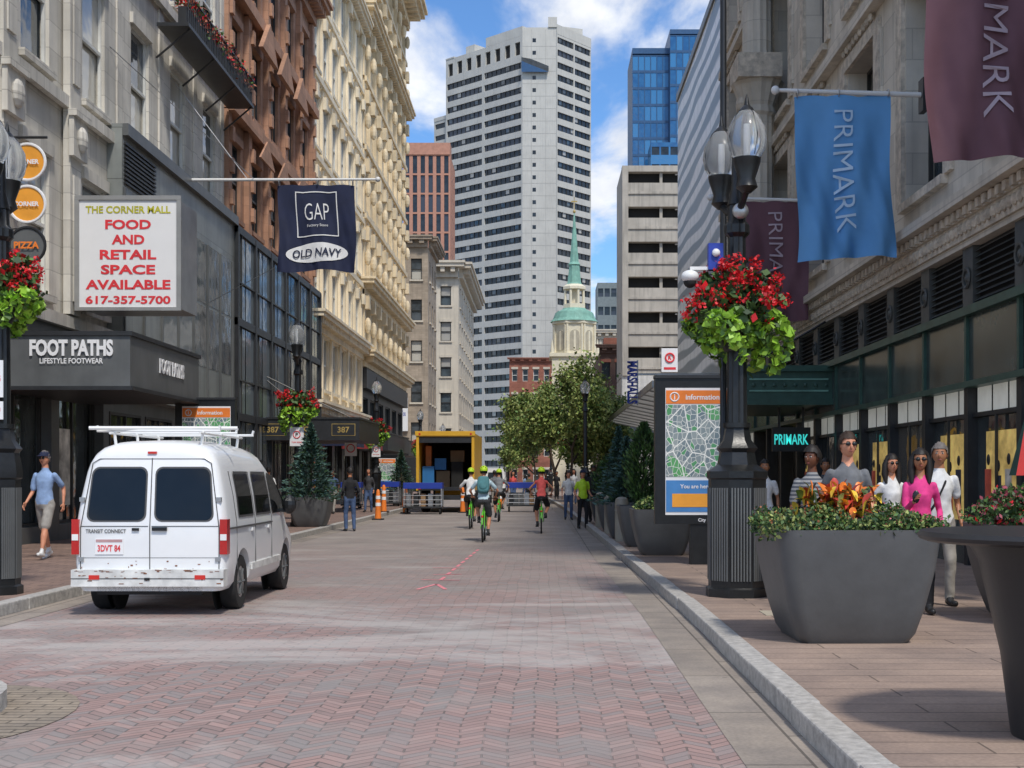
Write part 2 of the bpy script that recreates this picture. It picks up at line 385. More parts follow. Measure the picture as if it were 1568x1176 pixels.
for a,b in zip(ys[:-1],ys[1:]): g.quad((itp(KP,a)-.48,a,.004),(itp(KP,a),a,.004),(itp(KP,b),b,.004),(itp(KP,b)-.48,b,.004),gut)
for a,b in zip(ys[:-1],ys[1:]): g.quad((itp(LP,a),a,.004),(itp(LP,a)+.4,a,.004),(itp(LP,b)+.4,b,.004),(itp(LP,b),b,.004),gut)
g.obj('gutter')
g=MB(); cx,cy=-4.15,8.6
n=28; ring=[(cx+1.0*math.cos(2*math.pi*i/n),cy+1.35*math.sin(2*math.pi*i/n)) for i in range(n)]
ap=pavemat('apron_bricks',(.38,.32,.25),(.31,.26,.20),.3,.1,.01)
g.add([(p[0],p[1],.005) for p in ring],[tuple(range(n))],ap)
ring2=[(cx-.1+.62*math.cos(2*math.pi*i/n),cy+.95*math.sin(2*math.pi*i/n)) for i in range(n)]
g.prism(ring2,.0,.13,granite); g.obj('kerb_island')
g=MB(); pk=mat('pink_spray',(.80,.25,.28),.8,var=.3,scale=12)
g.M=Matrix.Translation((0,0,.005))
def stroke(a,b,w=.028):
    a=Vector((a[0],a[1],0));b=Vector((b[0],b[1],0));d=(b-a).normalized();p=Vector((-d.y,d.x,0))*w
    g.quad(a-p,a+p,b+p,b-p,pk)
for k in range(9): y=20+k*.95; stroke((-1.55+.02*k,y),(-1.53+.02*k,y+.55))
stroke((-1.55,19.2),(-1.75,18.3));stroke((-1.55,19.2),(-1.35,18.3)); stroke((-1.85,20),(-1.25,19.9)); stroke((-1.75,21),(-1.3,21.1)); stroke((-1.9,22.6),(-1.35,22.5))
g.obj('road_marking')
g=MB(); g.lathe([(.33,.13),(.33,.139)],2.65,13.9,mat('manhole_stone',(.44,.39,.30),.8),4,ph=.5,sx=1.3); g.obj('utility_cover')
# ------------------------------------------------------------ LEFT buildings
XL=-11
def build_A():
    b=MB(); b.frame(XL,19.1,90)
    facade(b,25.9,5,5,4,7,1.6,3.1,.6,stoneA,glC,frameW,dep=.2,sill=stoneA,lint=stoneA,pil=stoneA,pw=.4,pd=.05)
    for z in (5,10.02,15.02,20.02): b.box(0,25.9,-.2,-.055,z-.02,z+.25,stoneA)
    cornice(b,0,25.9,24.6,1.2,.9,stoneA)
    b.box(0,25.9,.55,14,0,25,stoneA)
    for x in (0.3,3.75,7.4,11.1):
        b.box(x-.35,x+.35,-.22,-.056,5.3,24,stoneA)
        for z in (8.9,13.9,18.9):
            b.box(x-.45,x+.45,-.34,-.225,z,z+.9,stoneA); b.ell((x,-.37,z+.45),(.25,.12,.3),stoneA,10,6)
            b.box(x-.5,x+.5,-.42,-.225,z+.9,z+1.05,stoneA)
        for z in (5.6,10.6,15.6,20.6): b.box(x-.2,x+.2,-.26,-.223,z,z+2.9,stoneA)
    facade(b,13.9,.13,4.87,1,4,3.0,3.2,.35,dgrey,glS,frameD,dep=.35,cross='v')
    for c,(m_,w_) in enumerate(((dispW,1.2),(dispG,1.1),(dispR,1.0),(dispW,1.3))):
        x=13.9/4*(c+.5)-.7; b.box(x-w_/2,x+w_/2,.28,.33,.9,2.7,m_)
    b.box(13.9,25.9,-.4,-.01,3.6,10.5,panel)
    facade(b,12,.13,3.47,1,4,2.6,2.8,.3,dgrey,glS,frameD,dep=.1,th=.15,cross='v',xs=13.9)
    b.box(13.9,25.9,-.55,-.402,10.2,10.5,dgrey)
    for i in range(10): b.box(14,16.6,-.46,-.403,9.0+i*.11,9.05+i*.11,blackm)
    for i in range(8):
        x=14+i*1.65; b.box(x-.03,x+.03,-.45,-.403,3.6,8.9,dgrey)
    for x in (17.35,19.0,20.65,22.3,23.95):
        for z in (5.0,7.0): b.quad((x+.1,-.41,z),(x+1.45,-.41,z),(x+1.45,-.41,z+1.9),(x+.1,-.41,z+1.9),glF)
    b.box(17.5,25.8,-1.1,-.2,14.2,14.3,blackm)
    for i in range(42): x=17.5+i*.2; b.box(x,x+.03,-1.1,-1.07,14.3,15.1,blackm)
    b.box(17.5,25.8,-1.12,-1.06,15.1,15.15,blackm); b.box(17.5,25.8,-1.04,-.8,14.3,14.75,blackm)
    n=1800; p=np.stack([NR.uniform(17.5,25.8,n),NR.uniform(-1.15,-.7,n),NR.normal(15,.16,n)],1)
    b.leaves(p,.07,[flR,leafG,mat('dry_plant',(.35,.12,.07),.7)],[.3,.25,.45])
    for x in (17.8,20.5,23.2,25.6): b.tube([(x,-.1,13.4),(x,-1.05,14.2)],.03,blackm,6)
    b.obj('stone_commercial_building')
build_A()
def build_B():
    b=MB(); b.frame(XL,45,90)
    facade(b,17,10,4.3,3,5,1.9,2.7,.8,brown,glC,frameD,dep=.25,sill=brown,lint=brown,pil=brown,pw=.5,pd=.2,band=brown)
    for z in (10,14.3,18.6): b.box(0,17,-.42,-.21,z-.1,z+.3,brown)
    cornice(b,0,17,22.9,1.1,.9,brown)
    for x in (2.5,8.5,14.5):
        b.prismy([(x-2,24.0),(x+2,24.0),(x,27.4)],-.7,.6,brown); b.prismy([(x-1.2,24.3),(x+1.2,24.3),(x,26.2)],-.78,-.705,stoneCream2)
    for x in (5.1,8.5,11.9):
        b.prismy([(x-1.4,17.6),(x+1.4,17.6),(x,18.9)],-.6,-.43,brown)
        b.prismy([(x-1.3,13.5),(x+1.3,13.5),(x,14.4)],-.5,-.43,brown)
    b.box(0,17,.55,14,0,23,brown)
    for c in range(6):
        x=.3+c*3.28
        for z in np.arange(11,22,1.1): b.box(x-.16,x+.16,-.32,-.205,z,z+.5,brown)
    b.box(0,17,.02,.5,.13,9.98,blackm)
    b.M=b.M@Matrix.Translation((0,-.5,0))
    b.box(0,17,.12,.5,.13,.6,blackm)
    for c in range(7): x=.1+c*2.8; b.box(x-.10,x+.10,-.04,.5,.13,10.2,blackm)
    for z in (3.5,6.8,10.0): b.box(0,17,-.02,.5,z,z+.26,blackm)
    for c in range(12):
        x=.1+c*1.4; b.box(x+.66,x+.70,.01,.1,.6,10,frameD) if c%2==0 else None
        for z,h_ in ((.62,2.86),(3.78,3.0),(7.08,2.9)): b.quad((x+.06,.06,z),(x+1.34,.06,z),(x+1.34,.06,z+h_),(x+.06,.06,z+h_),glF)
    for c in range(6):
        x=.2+c*2.8
        for z in (4.9,8.3): b.box(x,x+2.6,.0,.055,z,z+.05,frameD)
    b.obj('brownstone_building')
build_B()
def build_C():
    b=MB(); b.frame(XL,62.02,90)
    facade(b,17,5.2,3.9,7,6,1.9,2.6,.7,stoneCream,glC,frameW,dep=.22,sill=stoneCream,lint=stoneCream,pil=stoneCream,pw=.4,pd=.15)
    for z in (9.1,28.6): cornice(b,0,17,z-.5,.9,.7,stoneCream)
    for r in range(1,6):
        b.box(0,17,-.26,-.155,5.2+r*3.9-.1,5.2+r*3.9+.18,stoneCream)
        for c in range(7):
            x=min(max(c*17/6,.3),16.7); b.box(x-.25,x+.25,-.34,-.16,5.2+r*3.9+2.8,5.2+r*3.9+3.4,stoneCream)
    cornice(b,0,17,32.5,1.3,1.1,stoneCream)
    b.box(0,17,.55,14,0,32.8,stoneCream)
    facade(b,17,.13,5.07,1,5,2.6,3.2,.5,blackm,glS,frameD,dep=.2,th=.5,cross='v')
    cornice(b,0,17,4.3,.9,.6,stoneCream)
    b.obj('cream_terracotta_building')
build_C()
def build_D():
    b=MB(); b.frame(XL,79.04,90)
    facade(b,24,9,4.15,7,8,1.9,2.7,.7,stoneCream2,glC,frameD,dep=.28,sill=stoneCream2,lint=stoneCream2,pil=stoneCream2,pw=.5,pd=.25)
    for z in (8.2,12.6,29.2): cornice(b,0,24,z,1.,.9,stoneCream2)
    for r in range(0,7):
        b.box(0,24,-.4,-.26,9+r*4.15-.1,9+r*4.15+.2,stoneCream2)
        for c in range(9):
            x=min(max(c*3,.35),23.6); b.box(x-.3,x+.3,-.55,-.26,9+r*4.15+2.7,9+r*4.15+3.5,stoneCream2)
            b.ell((x,-.42,9+r*4.15+1.7),(.22,.2,.5),stoneCream2,8,6)
    cornice(b,0,24,36.8,1.7,1.7,stoneCream2,dent=1)
    b.box(0,24,.55,14,0,38,stoneCream2)
    facade(b,24,.13,8.07,1,6,2.8,5.6,.7,blackm,glS,frameD,dep=.2,th=.5,cross='v')
    b.box(0,24,-.4,-.005,6.9,8.1,blackm)
    b.obj('ornate_corner_building')
build_D()
def shopsign(x0,x1,y,z0,z1,dep,txt,col,tcol,name,tw=None):
    b=MB(); b.frame(0,y,0); b.box(x0,x1,0,dep,z0,z1,col); b.box(x0-.04,x1+.04,-.04,dep,z1+.003,z1+.08,col)
    if txt: b.text(txt,(x0+x1)/2,(z0+z1)/2,tw or (x1-x0)*.7,-.012,tcol)
    return b
gold=mat('gold_paint',(.42,.30,.09),.5,var=.3)
b=shopsign(-11,-7.0,50,2.95,3.75,6,None,blackm,gold,'',.6)
b.add([(-9,-.02,3.08),(-8.7,-.02,3.35),(-9,-.02,3.62),(-9.3,-.02,3.35)],[(0,1,2,3)],gold); b.add([(-9,-.03,3.13),(-8.76,-.03,3.35),(-9,-.03,3.57),(-9.24,-.03,3.35)],[(0,1,2,3)],blackm); b.text('CJ',-9,3.35,.22,-.04,gold)
for x,w_ in ((-10.3,.45),(-7.6,.45)):
    b.box(x-w_,x+w_,-.014,-.002,3.12,3.58,gold); b.box(x-w_+.02,x+w_-.02,-.02,-.015,3.14,3.56,blackm); b.text('387',x,3.35,.45,-.025,gold)
for x in (-8.8,-7.3): b.tube([(x,.2,3.8),(-11,.2,5.6)],.025,blackm,6)
b.obj('shop_canopy')
b=shopsign(-11.2,-9.2,78,3.1,4.1,12,'DSW',blackm,whitetx,'',1.2); b.obj('shop_canopy')
b=shopsign(-11.2,-9.4,92,3.0,4.0,9,'SHOES',blackm,whitetx,'',1.); b.obj('shop_canopy')
for (y,l,c,nm) in ((64,5,navy,'a'),(71,6,cloth('awning_red',(.25,.03,.03)),'b')):
    b=MB(); b.frame(XL,y,90)
    b.add([(0,-.1,4.2),(l,-.1,4.2),(l,-1.6,3.3),(0,-1.6,3.3),(0,-1.6,3.05),(l,-1.6,3.05)],[(0,1,2,3),(3,2,5,4)],c); b.add([(0,-.1,4.2),(0,-1.6,3.3),(0,-1.6,3.05),(0,-.1,3.05)],[(0,1,2,3)],c)
    b.obj('shop_awning')
b=MB(); b.frame(0,26,0)
b.box(-11,-8.2,0,5.2,3.38,4.38,dgrey); b.box(-11,-8.15,-.05,5.25,4.383,4.47,blackm); b.box(-11,-8.14,-.06,5.26,3.30,3.377,blackm)
b.text('FOOT PATHS',-9.36,4.14,1.66,-.04,whitetx,h=.33,bold=.04,ext=.03); b.text('LIFESTYLE FOOTWEAR',-9.36,3.88,1.26,-.03,whitetx,h=.11)
b.M=Matrix.Translation((-8.2,26,0))@Matrix.Rotation(rad(90),4,'Z')
b.text('FOOT PATHS',2.9,3.95,1.9,-.03,whitetx,h=.32,bold=.04,ext=.02)
b.obj('shop_marquee')
b=MB(); b.frame(0,30,0)
b.box(-10.65,-8.35,0,1.6,5.45,7.95,silver); b.box(-10.72,-8.28,-.06,-.002,5.38,5.46,poleg);b.box(-10.72,-8.28,-.06,-.002,7.92,8.02,poleg)
b.box(-10.72,-10.62,-.06,-.002,5.463,7.917,poleg);b.box(-8.38,-8.28,-.06,-.002,5.463,7.917,poleg)
b.quad((-10.62,-.02,5.463),(-8.38,-.02,5.463),(-8.38,-.02,7.917),(-10.62,-.02,7.917),whitetx)
olive=mat('olive_letters',(.5,.47,.03),.5)
b.text('THE CORNER MALL',-9.5,7.7,1.95,-.03,olive,h=.17,bold=.03)
for i,tx in enumerate(['FOOD','AND','RETAIL','SPACE','AVAILABLE']): b.text(tx,-9.5,7.36-i*.345,[1.05,.75,1.3,1.25,1.95][i],-.03,redtxt,h=.22,bold=.035)
b.text('617-357-5700',-9.5,5.63,1.95,-.03,redtxt,h=.19,bold=.03)
b.box(-11.1,-10.66,.3,.4,5.7,5.8,poleg); b.box(-11.1,-10.66,.3,.4,7.6,7.7,poleg)
b.obj('billboard_sign')
b=MB(); b.frame(0,26,0)
b.tube([(-11.1,0,8.33),(-9.85,0,8.33)],.03,blackm,6); b.box(-10.9,-10.88,-.01,.01,5.8,8.33,blackm)
for z,c,tx in ((7.84,orange2,'CORNER'),(7.0,orange2,'CORNER'),(6.18,dgrey,'PIZZA')):
    cyc=[(-10.25+.36*math.cos(a),z+.36*math.sin(a)) for a in np.linspace(0,2*math.pi,28)[:-1]]
    b.prismy(cyc,0,.08,c); b.torus((-10.25,.0,z),.36,.03,whitetx if c==orange2 else blackm,'y')
    b.text(tx,-10.25,z,.5,-.04,whitetx if c==orange2 else orange,bold=.04)
    b.tube([(-10.9,.04,z+.3),(-10.25,.04,z+.36)],.015,blackm,5)
b.obj('hanging_shop_sign')
# ------------------------------------------------------------ flags
def flag(name,y,x0,x1,zt,zb,m,tm,txt,xwall,amp=.07,seed=0,gap=False):
    b=MB(); 
    def wv(p):
        x,yy,z=p; k=(zt-z)/(zt-zb); 
        return (x+.06*k*math.sin(2.2*z+seed)+.05*k, yy+amp*(.3+k)*math.sin(5.2*x+1.6*z+seed)+amp*.6*math.sin(11*x-2.3*z+seed*2)*k+.012*math.sin(23*x+5*z)*k, z-.05*math.sin(3*(x-x0)+seed)*k+.03*abs(math.sin(math.pi*(x-x0)/(x1-x0)*3))*(1-k))
    nx,nz=56,60; vs=[];fs=[]
    for i in range(nx+1):
        for j in range(nz+1): vs.append(wv((x0+(x1-x0)*i/nx,y,zb+(zt-zb)*j/nz)))
    for i in range(nx):
        for j in range(nz): a=i*(nz+1)+j; fs.append((a,a+nz+1,a+nz+2,a+1))
    b.add(vs,fs,m)
    fn=lambda p: tuple(Vector(wv((p[0],y,p[2])))+Vector((0,-.02+(p[1]),0)))
    if gap:
        cx=(x0+x1)/2; b.text('GAP',cx,zt-.8,.72,0,tm,h=.5,fn=fn,bold=-.01); b.text('Factory Store',cx,zt-1.22,.62,0,tm,fn=fn,bold=0)
        for d,e in ((-.2,-.23),(-1.5,-1.53)):
            for k in range(24):
                u=cx-.62+1.24*k/24; u2=cx-.62+1.24*(k+1)/24
                b.add([fn((u,0,zt+e)),fn((u2,0,zt+e)),fn((u2,0,zt+d)),fn((u,0,zt+d))],[(0,1,2,3)],tm)
        for a in (-.62,.59):
            for k in range(20):
                z1=zt-.2-1.33*k/20; z2=zt-.2-1.33*(k+1)/20
                b.add([fn((cx+a,0,z2)),fn((cx+a+.03,0,z2)),fn((cx+a+.03,0,z1)),fn((cx+a,0,z1))],[(0,1,2,3)],tm)
        n=36; vs=[];fs=[]; rg=12
        for q in range(rg+1):
            for i in range(n): vs.append(fn((cx+.92*q/rg*math.cos(2*math.pi*i/n),0,zt-2.02+.29*q/rg*math.sin(2*math.pi*i/n))))
        for q in range(rg):
            for i in range(n): l=(i+1)%n; fs.append((q*n+i,q*n+l,(q+1)*n+l,(q+1)*n+i))
        b.add(vs,fs,tm)
        b.text('OLD NAVY',cx,zt-2.02,1.45,-.035,m,h=.24,fn=fn,bold=.02)
    else:
        b.text(txt,(x0+x1)/2,(zt+zb)/2+.1,2.2,-.02,tm,h=.34,rot=1,fn=fn,bold=-.005)
    return b
zp=8.62
def rpole(b,y,tip=4.3,z=zp):
    b.tube([(tip,y,z),(7.3,y,z-.1)],[.035,.05],white,10); b.ell((tip-.05,y,z),(.08,.08,.08),white); b.box(6.9,7.0,y-.15,y+.15,z-.4,z+.2,blackm)
b=flag('',23.8,4.6,6.35,8.5,5.55,bluef,bluet,'PRIMARK',7,seed=1.,amp=.10); rpole(b,23.8)
for x in (4.65,5.4,6.3): b.torus((x,23.8,8.56),.07,.012,silver,'x',12,5)
b.obj('hanging_banner_flag',smooth=60)
b=flag('',16.6,4.87,6.62,8.6,5.6,maroon,maroont,'PRIMARK',7,seed=2.4,amp=.08); rpole(b,16.6); b.obj('hanging_banner_flag',smooth=60)
b=flag('',33,5.05,6.7,8.5,5.55,maroon,maroont,'PRIMARK',7,seed=4.,amp=.09); rpole(b,33); b.obj('hanging_banner_flag',smooth=60)
b=flag('',39,-7.9,-5.6,10.25,7.7,navy,whitetx,'',0,seed=.6,gap=True,amp=.045)
b.tube([(-11.1,39,10.42),(-4.95,39,10.44)],[.05,.035],white,10); b.ell((-4.9,39,10.44),(.08,.08,.08),white)
b.tube([(-11.1,39,13.5),(-8.8,39,10.45)],.012,silver,5); b.tube([(-11.1,33,12.6),(-8.6,39,10.45)],.012,silver,5); b.tube([(-11,42,7),(-8,39,7.8)],.01,silver,5)
for x in (-7.85,-6.7,-5.65): b.torus((x,39,10.34),.09,.012,silver,'x',12,5)
b.obj('hanging_banner_flag',smooth=60)
# ------------------------------------------------------------ RIGHT building
def build_R1():
    b=MB(); b.frame(7,50,-90); W=38
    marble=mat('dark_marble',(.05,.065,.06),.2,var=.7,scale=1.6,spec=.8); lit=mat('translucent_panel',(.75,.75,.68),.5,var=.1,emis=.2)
    bay=2.38; n=16
    for i in range(n+1):
        x=min(i*bay,W-.12)
        b.box(x-.08 if i else 0,x+.12,-.05,.3,.13,3.03,blackm)
    for i in range(n):
        x0=i*bay+.12;x1=(i+1)*bay-.08
        if 5.5<x0<14:
            b.quad((x0,1.6,.13),(x1,1.6,.13),(x1,1.6,3.0),(x0,1.6,3.0),glS); b.box(x0,x1,1.4,1.5,2.5,3.0,blackm); b.box(x0+.3,x1-.3,1.5,1.55,.4,2.3,dispG if i%2 else dispW); continue
        b.box(x0,x1,.02,.3,.13,.55,marble)
        b.quad((x0,.12,.55),(x1,.12,.55),(x1,.12,2.55),(x0,.12,2.55),glS)
        if i%3!=1:
            b.box(x0+.5,x1-.35,.08,.115,.85,2.3,[dispG,dispW,dispG][i%3])
            for k in range(3): u=x0+.62+k*.45; b.ell((u,.075,1.85-.1*(k%2)),(.07,.02,.09),blackm,8,6); b.box(u-.12,u+.12,.06,.078,1.0,1.7-.1*(k%2),[dispR,charc0,dispW][(i+k)%3])
        b.box((x0+x1)/2-.025,(x0+x1)/2+.025,.02,.058,.55,2.55,frameD)
        b.box(x0,x1,.03,.11,2.55,2.62,blackm)
        for k in range(3):
            u=x0+(x1-x0)*k/3+.03; v=x0+(x1-x0)*(k+1)/3-.03
            b.quad((u,.1,2.62),(v,.1,2.62),(v,.1,3.03),(u,.1,3.03),lit)
    b.box(0,W,-.12,.5,3.03,3.13,green); b.box(0,W,0,.5,3.13,4.2,marble)
    for i in range(n+1):
        x=min(i*bay,W-.1); b.box(x-.04,x+.06,-.06,-.003,3.13,4.2,green)
    b.box(0,W,-.14,.5,4.2,4.34,green)
    b.box(0,W,.1,.5,4.34,5.33,blackm)
    lv=mat('louver_metal',(.09,.095,.09),.5,var=.3)
    for i in range(n):
        x0=i*bay+.3;x1=(i+1)*bay-.2
        if i: b.box(i*bay-.2,i*bay+.3,-.03,.099,4.34,5.33,lv)
        b.torus((i*bay+.05,-.05,4.83),.15,.03,lv,'y',16,5); b.ell((i*bay+.05,-.04,4.83),(.07,.04,.07),lv,8,6)
        for k in range(9):
            z=4.42+k*.1; b.add([(x0,-.0,z),(x1,-.0,z),(x1,.09,z+.07),(x0,.09,z+.07)],[(0,1,2,3)],lv)
    b.box(0,W,-.1,.5,5.33,5.43,limestone)
    b.box(0,W,-.15,.5,5.433,5.75,limestoneO)
    for i in range(int(W/.3)): x=i*.3; b.box(x,x+.16,-.28,-.152,5.76,5.9,limestoneO)
    b.box(0,W,-.2,.5,5.753,5.92,limestone); b.box(0,W,-.42,.5,5.923,6.1,limestone)
    for i in range(int(W/.22)): x=i*.22; b.ell((x+.1,-.17,5.6),(.08,.06,.1),limestoneO,6,4)
    facade(b,W,6.1,5.4,3,8,2.5,4.0,.7,limestone,glD,frameD,dep=.55,th=.7,sill=limestoneO,lint=limestoneO,cross='v')
    for i in range(8):
        for r in range(3):
            xc=4.75*(i+.5); z0=6.8+5.4*r; z1=z0+4
            for sgn in (-1,1):
                x=xc+sgn*1.5; b.box(x-.2,x+.2,-.08,-.003,z0+.0,z1+.28,limestoneO)
                b.box(xc+sgn*1.78-.05,xc+sgn*1.78+.05,-.05,-.003,z0+.3,z1,limestone)
            for k in range(9):
                b.ell((xc-1.2+k*.3,-.1,z1+.42),(.1,.07,.1),limestoneO,6,4)
        for z in (11.4,16.8): b.box(4.75*i,4.75*(i+1),-.25,-.01,z-.1,z+.15,limestone)
    cornice(b,0,W,22.2,1.1,1,limestone)
    xc=11.2
    b.box(xc-.75,xc+.75,-.5,-.01,6.1,7.3,limestone)
    b.lathe([(.55,7.3),(.6,7.4),(.5,7.6),(.47,12.2),(.55,12.3),(.5,12.5),(.72,13.1),(.8,13.2)],xc,-.6,limestone,28,flute=.05)
    b.box(xc-.85,xc+.85,-1.3,-.01,13.2,13.9,limestoneO); b.box(xc-.7,xc+.7,-1.1,-.02,5.9,7.3,limestoneO)
    b.lathe([(.5,13.9),(.45,14.1),(.42,20)],xc,-.6,limestone,28,flute=.05)
    for z in (8,9.2,12.6): b.ell((xc,-1.05,z),(.35,.2,.3),limestoneO,10,6)
    b.box(0,W,.75,16,3.2,23,limestone); b.box(0,W,1.65,16,0,3.15,blackm)
    b.obj('limestone_department_store')
charc0=mat('display_garment_dark',(.05,.05,.07),.8)
build_R1()
b=MB(); b.frame(0,31.5,0)
b.box(4.75,7,0,6,3.45,4.1,green); b.box(4.65,7,-.1,6.1,4.103,4.25,green); b.box(4.65,7,-.1,6.1,3.3,3.447,green); b.box(5,6.9,-.03,-.003,3.62,3.66,verdi); b.box(5,6.9,-.03,-.003,3.9,3.94,verdi)
for k in range(8): b.ell((5.1+k*.25,-.02,3.78),(.05,.02,.05),green,8,6)
b.tube([(5.0,.3,4.25),(7,.3,5.4)],.03,black,6); b.obj('entrance_canopy')
b=MB(); b.frame(0,32.6,0); b.box(5.75,6.7,0,.12,2.2,2.8,blackm); b.text('PRIMARK',6.22,2.5,.85,-.02,teal,h=.26,bold=.02); b.box(5.9,5.95,.04,.08,2.8,3.3,blackm); b.box(6.5,6.55,.04,.08,2.8,3.3,blackm); b.obj('neon_shop_sign')
def wavemat():
    m,t,b=base('rippled_glass_cladding')
    pos=nd(t,'ShaderNodeNewGeometry').outputs['Position']
    sx=nd(t,'ShaderNodeSeparateXYZ',{0:pos})
    cv=nd(t,'ShaderNodeCombineXYZ',{0:mth(t,'MULTIPLY',mth(t,'ADD',sx.outputs[0],sx.outputs[1]),.16),1:sx.outputs[2]})
    w=nd(t,'ShaderNodeTexWave',{'Vector':cv.outputs[0],'Scale':.30,'Distortion':5.0,'Detail':1.5,'Detail Scale':1.6},bands_direction='Y')
    gx=mth(t,'LESS_THAN',mth(t,'FRACT',mth(t,'MULTIPLY',mth(t,'ADD',sx.outputs[0],sx.outputs[1]),.6)),.04)
    c=mixc(t,ramp(t,w.outputs[1],.3,.62),(.13,.19,.25,1),(.88,.90,.92,1)); c=mixc(t,gx,c,(.25,.27,.29,1))
    t.links.new(c,b.inputs['Base Color']); b.inputs['Roughness'].default_value=.35
    return m
b=MB(); b.frame(8,77,-90); b.box(0,26.9,0,14,4.2,23.6,wavemat()); facade(b,26.9,.13,4,1,8,2.8,3.2,.3,dgrey,glS,frameD,dep=.15); b.box(.3,26.6,.8,13,0,4.1,dgrey); b.box(0,26.9,-.1,14.1,23.602,24,dgrey)
b.obj('glass_office_building')
b=MB(); can=mat('canopy_painted_glow',(.72,.74,.73),.3,var=.1,emis=.12)  # panels lightened and given a faint glow in place of transmitted sunlight
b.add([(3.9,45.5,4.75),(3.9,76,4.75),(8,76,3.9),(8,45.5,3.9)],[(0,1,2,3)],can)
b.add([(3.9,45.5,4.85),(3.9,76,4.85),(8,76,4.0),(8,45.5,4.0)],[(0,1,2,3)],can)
for i in range(13):
    y=45.5+i*2.54; b.add([(3.9,y-.05,4.7),(3.9,y+.05,4.7),(8,y+.05,3.85),(8,y-.05,3.85),(3.9,y-.05,4.88),(3.9,y+.05,4.88),(8,y+.05,4.03),(8,y-.05,4.03)],[(0,3,2,1),(4,5,6,7),(0,1,5,4),(1,2,6,5),(2,3,7,6),(3,0,4,7)],silver)
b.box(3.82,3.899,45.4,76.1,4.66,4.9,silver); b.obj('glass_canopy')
b=MB(); b.frame(0,52,0); b.text('MARSHALLS',3.6,5.3,1.7,0,blue,h=.42,rot=1,bold=.04,ext=.1); b.box(3.78,3.84,.1,.16,4.4,6.2,silver); b.box(3.84,8,.1,.16,5.6,5.68,silver); b.obj('blade_sign')
def build_garage():
    b=MB(); b.frame(6.75,110,0)
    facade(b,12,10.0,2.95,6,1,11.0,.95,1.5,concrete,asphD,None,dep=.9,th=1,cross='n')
    b.box(0,12,1.02,8,10,27.6,concrete)
    facade(b,12,.13,9.87,1,3,3.0,4.2,3.6,mat('white_stucco',(.6,.59,.56),.8,streak=.4),glT,frameD,dep=.3,th=1,cross='v')
    b.box(0,12,1.02,8,0,9.9,concrete)
    for x in (.25,8.8): b.box(x-.25,x+.25,-.2,-.003,10,27.6,concrete)
    for r in range(6):
        z=10+r*2.95
        b.box(.5,11.5,-.12,-.003,z+.55,z+.75,concrete)
        for x in (3.3,6.2): b.box(x-.12,x+.12,.3,.5,z+1.5,z+2.45,concrete)
        b.ell((4.6,.5,z+2.3),(.12,.12,.06),whitetx,6,4)
    b.box(3.3,4.7,-.15,-.005,10.3,12.3,whitetx); b.torus((4.0,-.2,11.5),.36,.07,redtxt,'y'); b.text('R',4.0,11.5,.3,-.17,redtxt,bold=.05); b.box(3.5,4.5,-.17,-.152,10.5,10.7,redtxt)
    b.obj('parking_garage')
build_garage()
def simple(name,x0,y0,w,d,h,fh,cols,ww,wh,wall,gl=glT,a=0,fr=None,side=None,cor=1.,z0=0,sb=.8,scol=None,**k):
    b=MB(); b.frame(x0,y0,a); rows=int((h-z0)/fh)
    facade(b,w,z0,fh,rows,cols,ww,wh,sb,wall,gl,fr,**k); H=z0+rows*fh
    b.box(.01,w-.52,.55,d,z0,H,wall)
    if cor: cornice(b,0,w,H,cor,cor*.8,wall,dent=1)
    if side=='R':
        M0=b.M.copy(); b.M=M0@Matrix.Translation((w+.006,.504,0))@Matrix.Rotation(rad(90),4,'Z'); facade(b,d-.5,z0,fh,rows,scol or int(d/3),ww,wh,sb,wall,gl,fr,**k)
        if cor: cornice(b,0,d-.5,H+.01,cor,cor*.8,wall,dent=1)
        b.M=M0
    return b,H
b,H=simple('',-14.5,118,4.2,9,22.5,3.7,2,1.0,1.9,brickb,glC,side='R',fr=frameD,scol=3,sill=creamfar); b.box(.3,2.4,-.3,-.1,5.6,8.6,whitetx); b.text('The Place For You',1.35,7.2,1.7,-.31,blue,h=.5)
b.box(0,4.2,-.2,-.005,0,4.2,blackm); b.obj('tan_brick_building')
b,H=simple('',-14,136,5.3,30,25,3.7,2,1.1,2.0,creamfar,glD,side='R',fr=frameD,scol=8,cor=1.6,sill=creamfar,lint=creamfar)
b.box(0,5.3,-.2,-.005,0,4.5,blackm); b.obj('cream_masonry_building')
b,H=simple('',-4.3,172,5.6,12,18.8,3.3,4,.7,1.6,brickr,glT,side='R',fr=frameW,cor=.6,lint=creamfar); b.obj('brick_office_building')
b,H=simple('',-5.2,186,2.5,12,10,3.3,2,.7,1.6,brickb,glT,cor=.6); b.obj('brick_rowhouse')
b,H=simple('',5.6,128,4.,14,14,3.4,3,.8,1.7,mat('brick_dark',(.13,.08,.065),.9),glT,cor=.8,lint=brickr); b.box(.5,2,1,3,14,15.2,brickr); b.obj('dark_brick_building')
b,H=simple('',5.2,176,8,12,23.8,4,6,.8,2.2,creamfar,glT,cor=1.2,pil=creamfar,pw=.3); b.obj('beige_arcade_building')
b,H=simple('',10.6,250,10,10,40,3.5,8,1.0,1.6,mat('grey_curtain',(.2,.24,.25),.5),glT,cor=0); b.obj('grey_office_block')
b,H=simple('',-23.6,222,8,12,59,3.3,6,.75,3.0,mat('red_granite',(.46,.23,.16),.8,var=.1),glT,cor=0,side='R',sb=.15,dep=.25,cross='n'); b.box(0,8,-.2,3,H,H+2,mat('red_granite2',(.46,.23,.16),.8)); b.obj('red_granite_tower')
b,H=simple('',-3.0,215,5,8,9,3.2,3,.8,1.6,creamfar,glT,cor=.5); b.obj('low_cream_building')
b=MB(); b.frame(17.3,250,0)
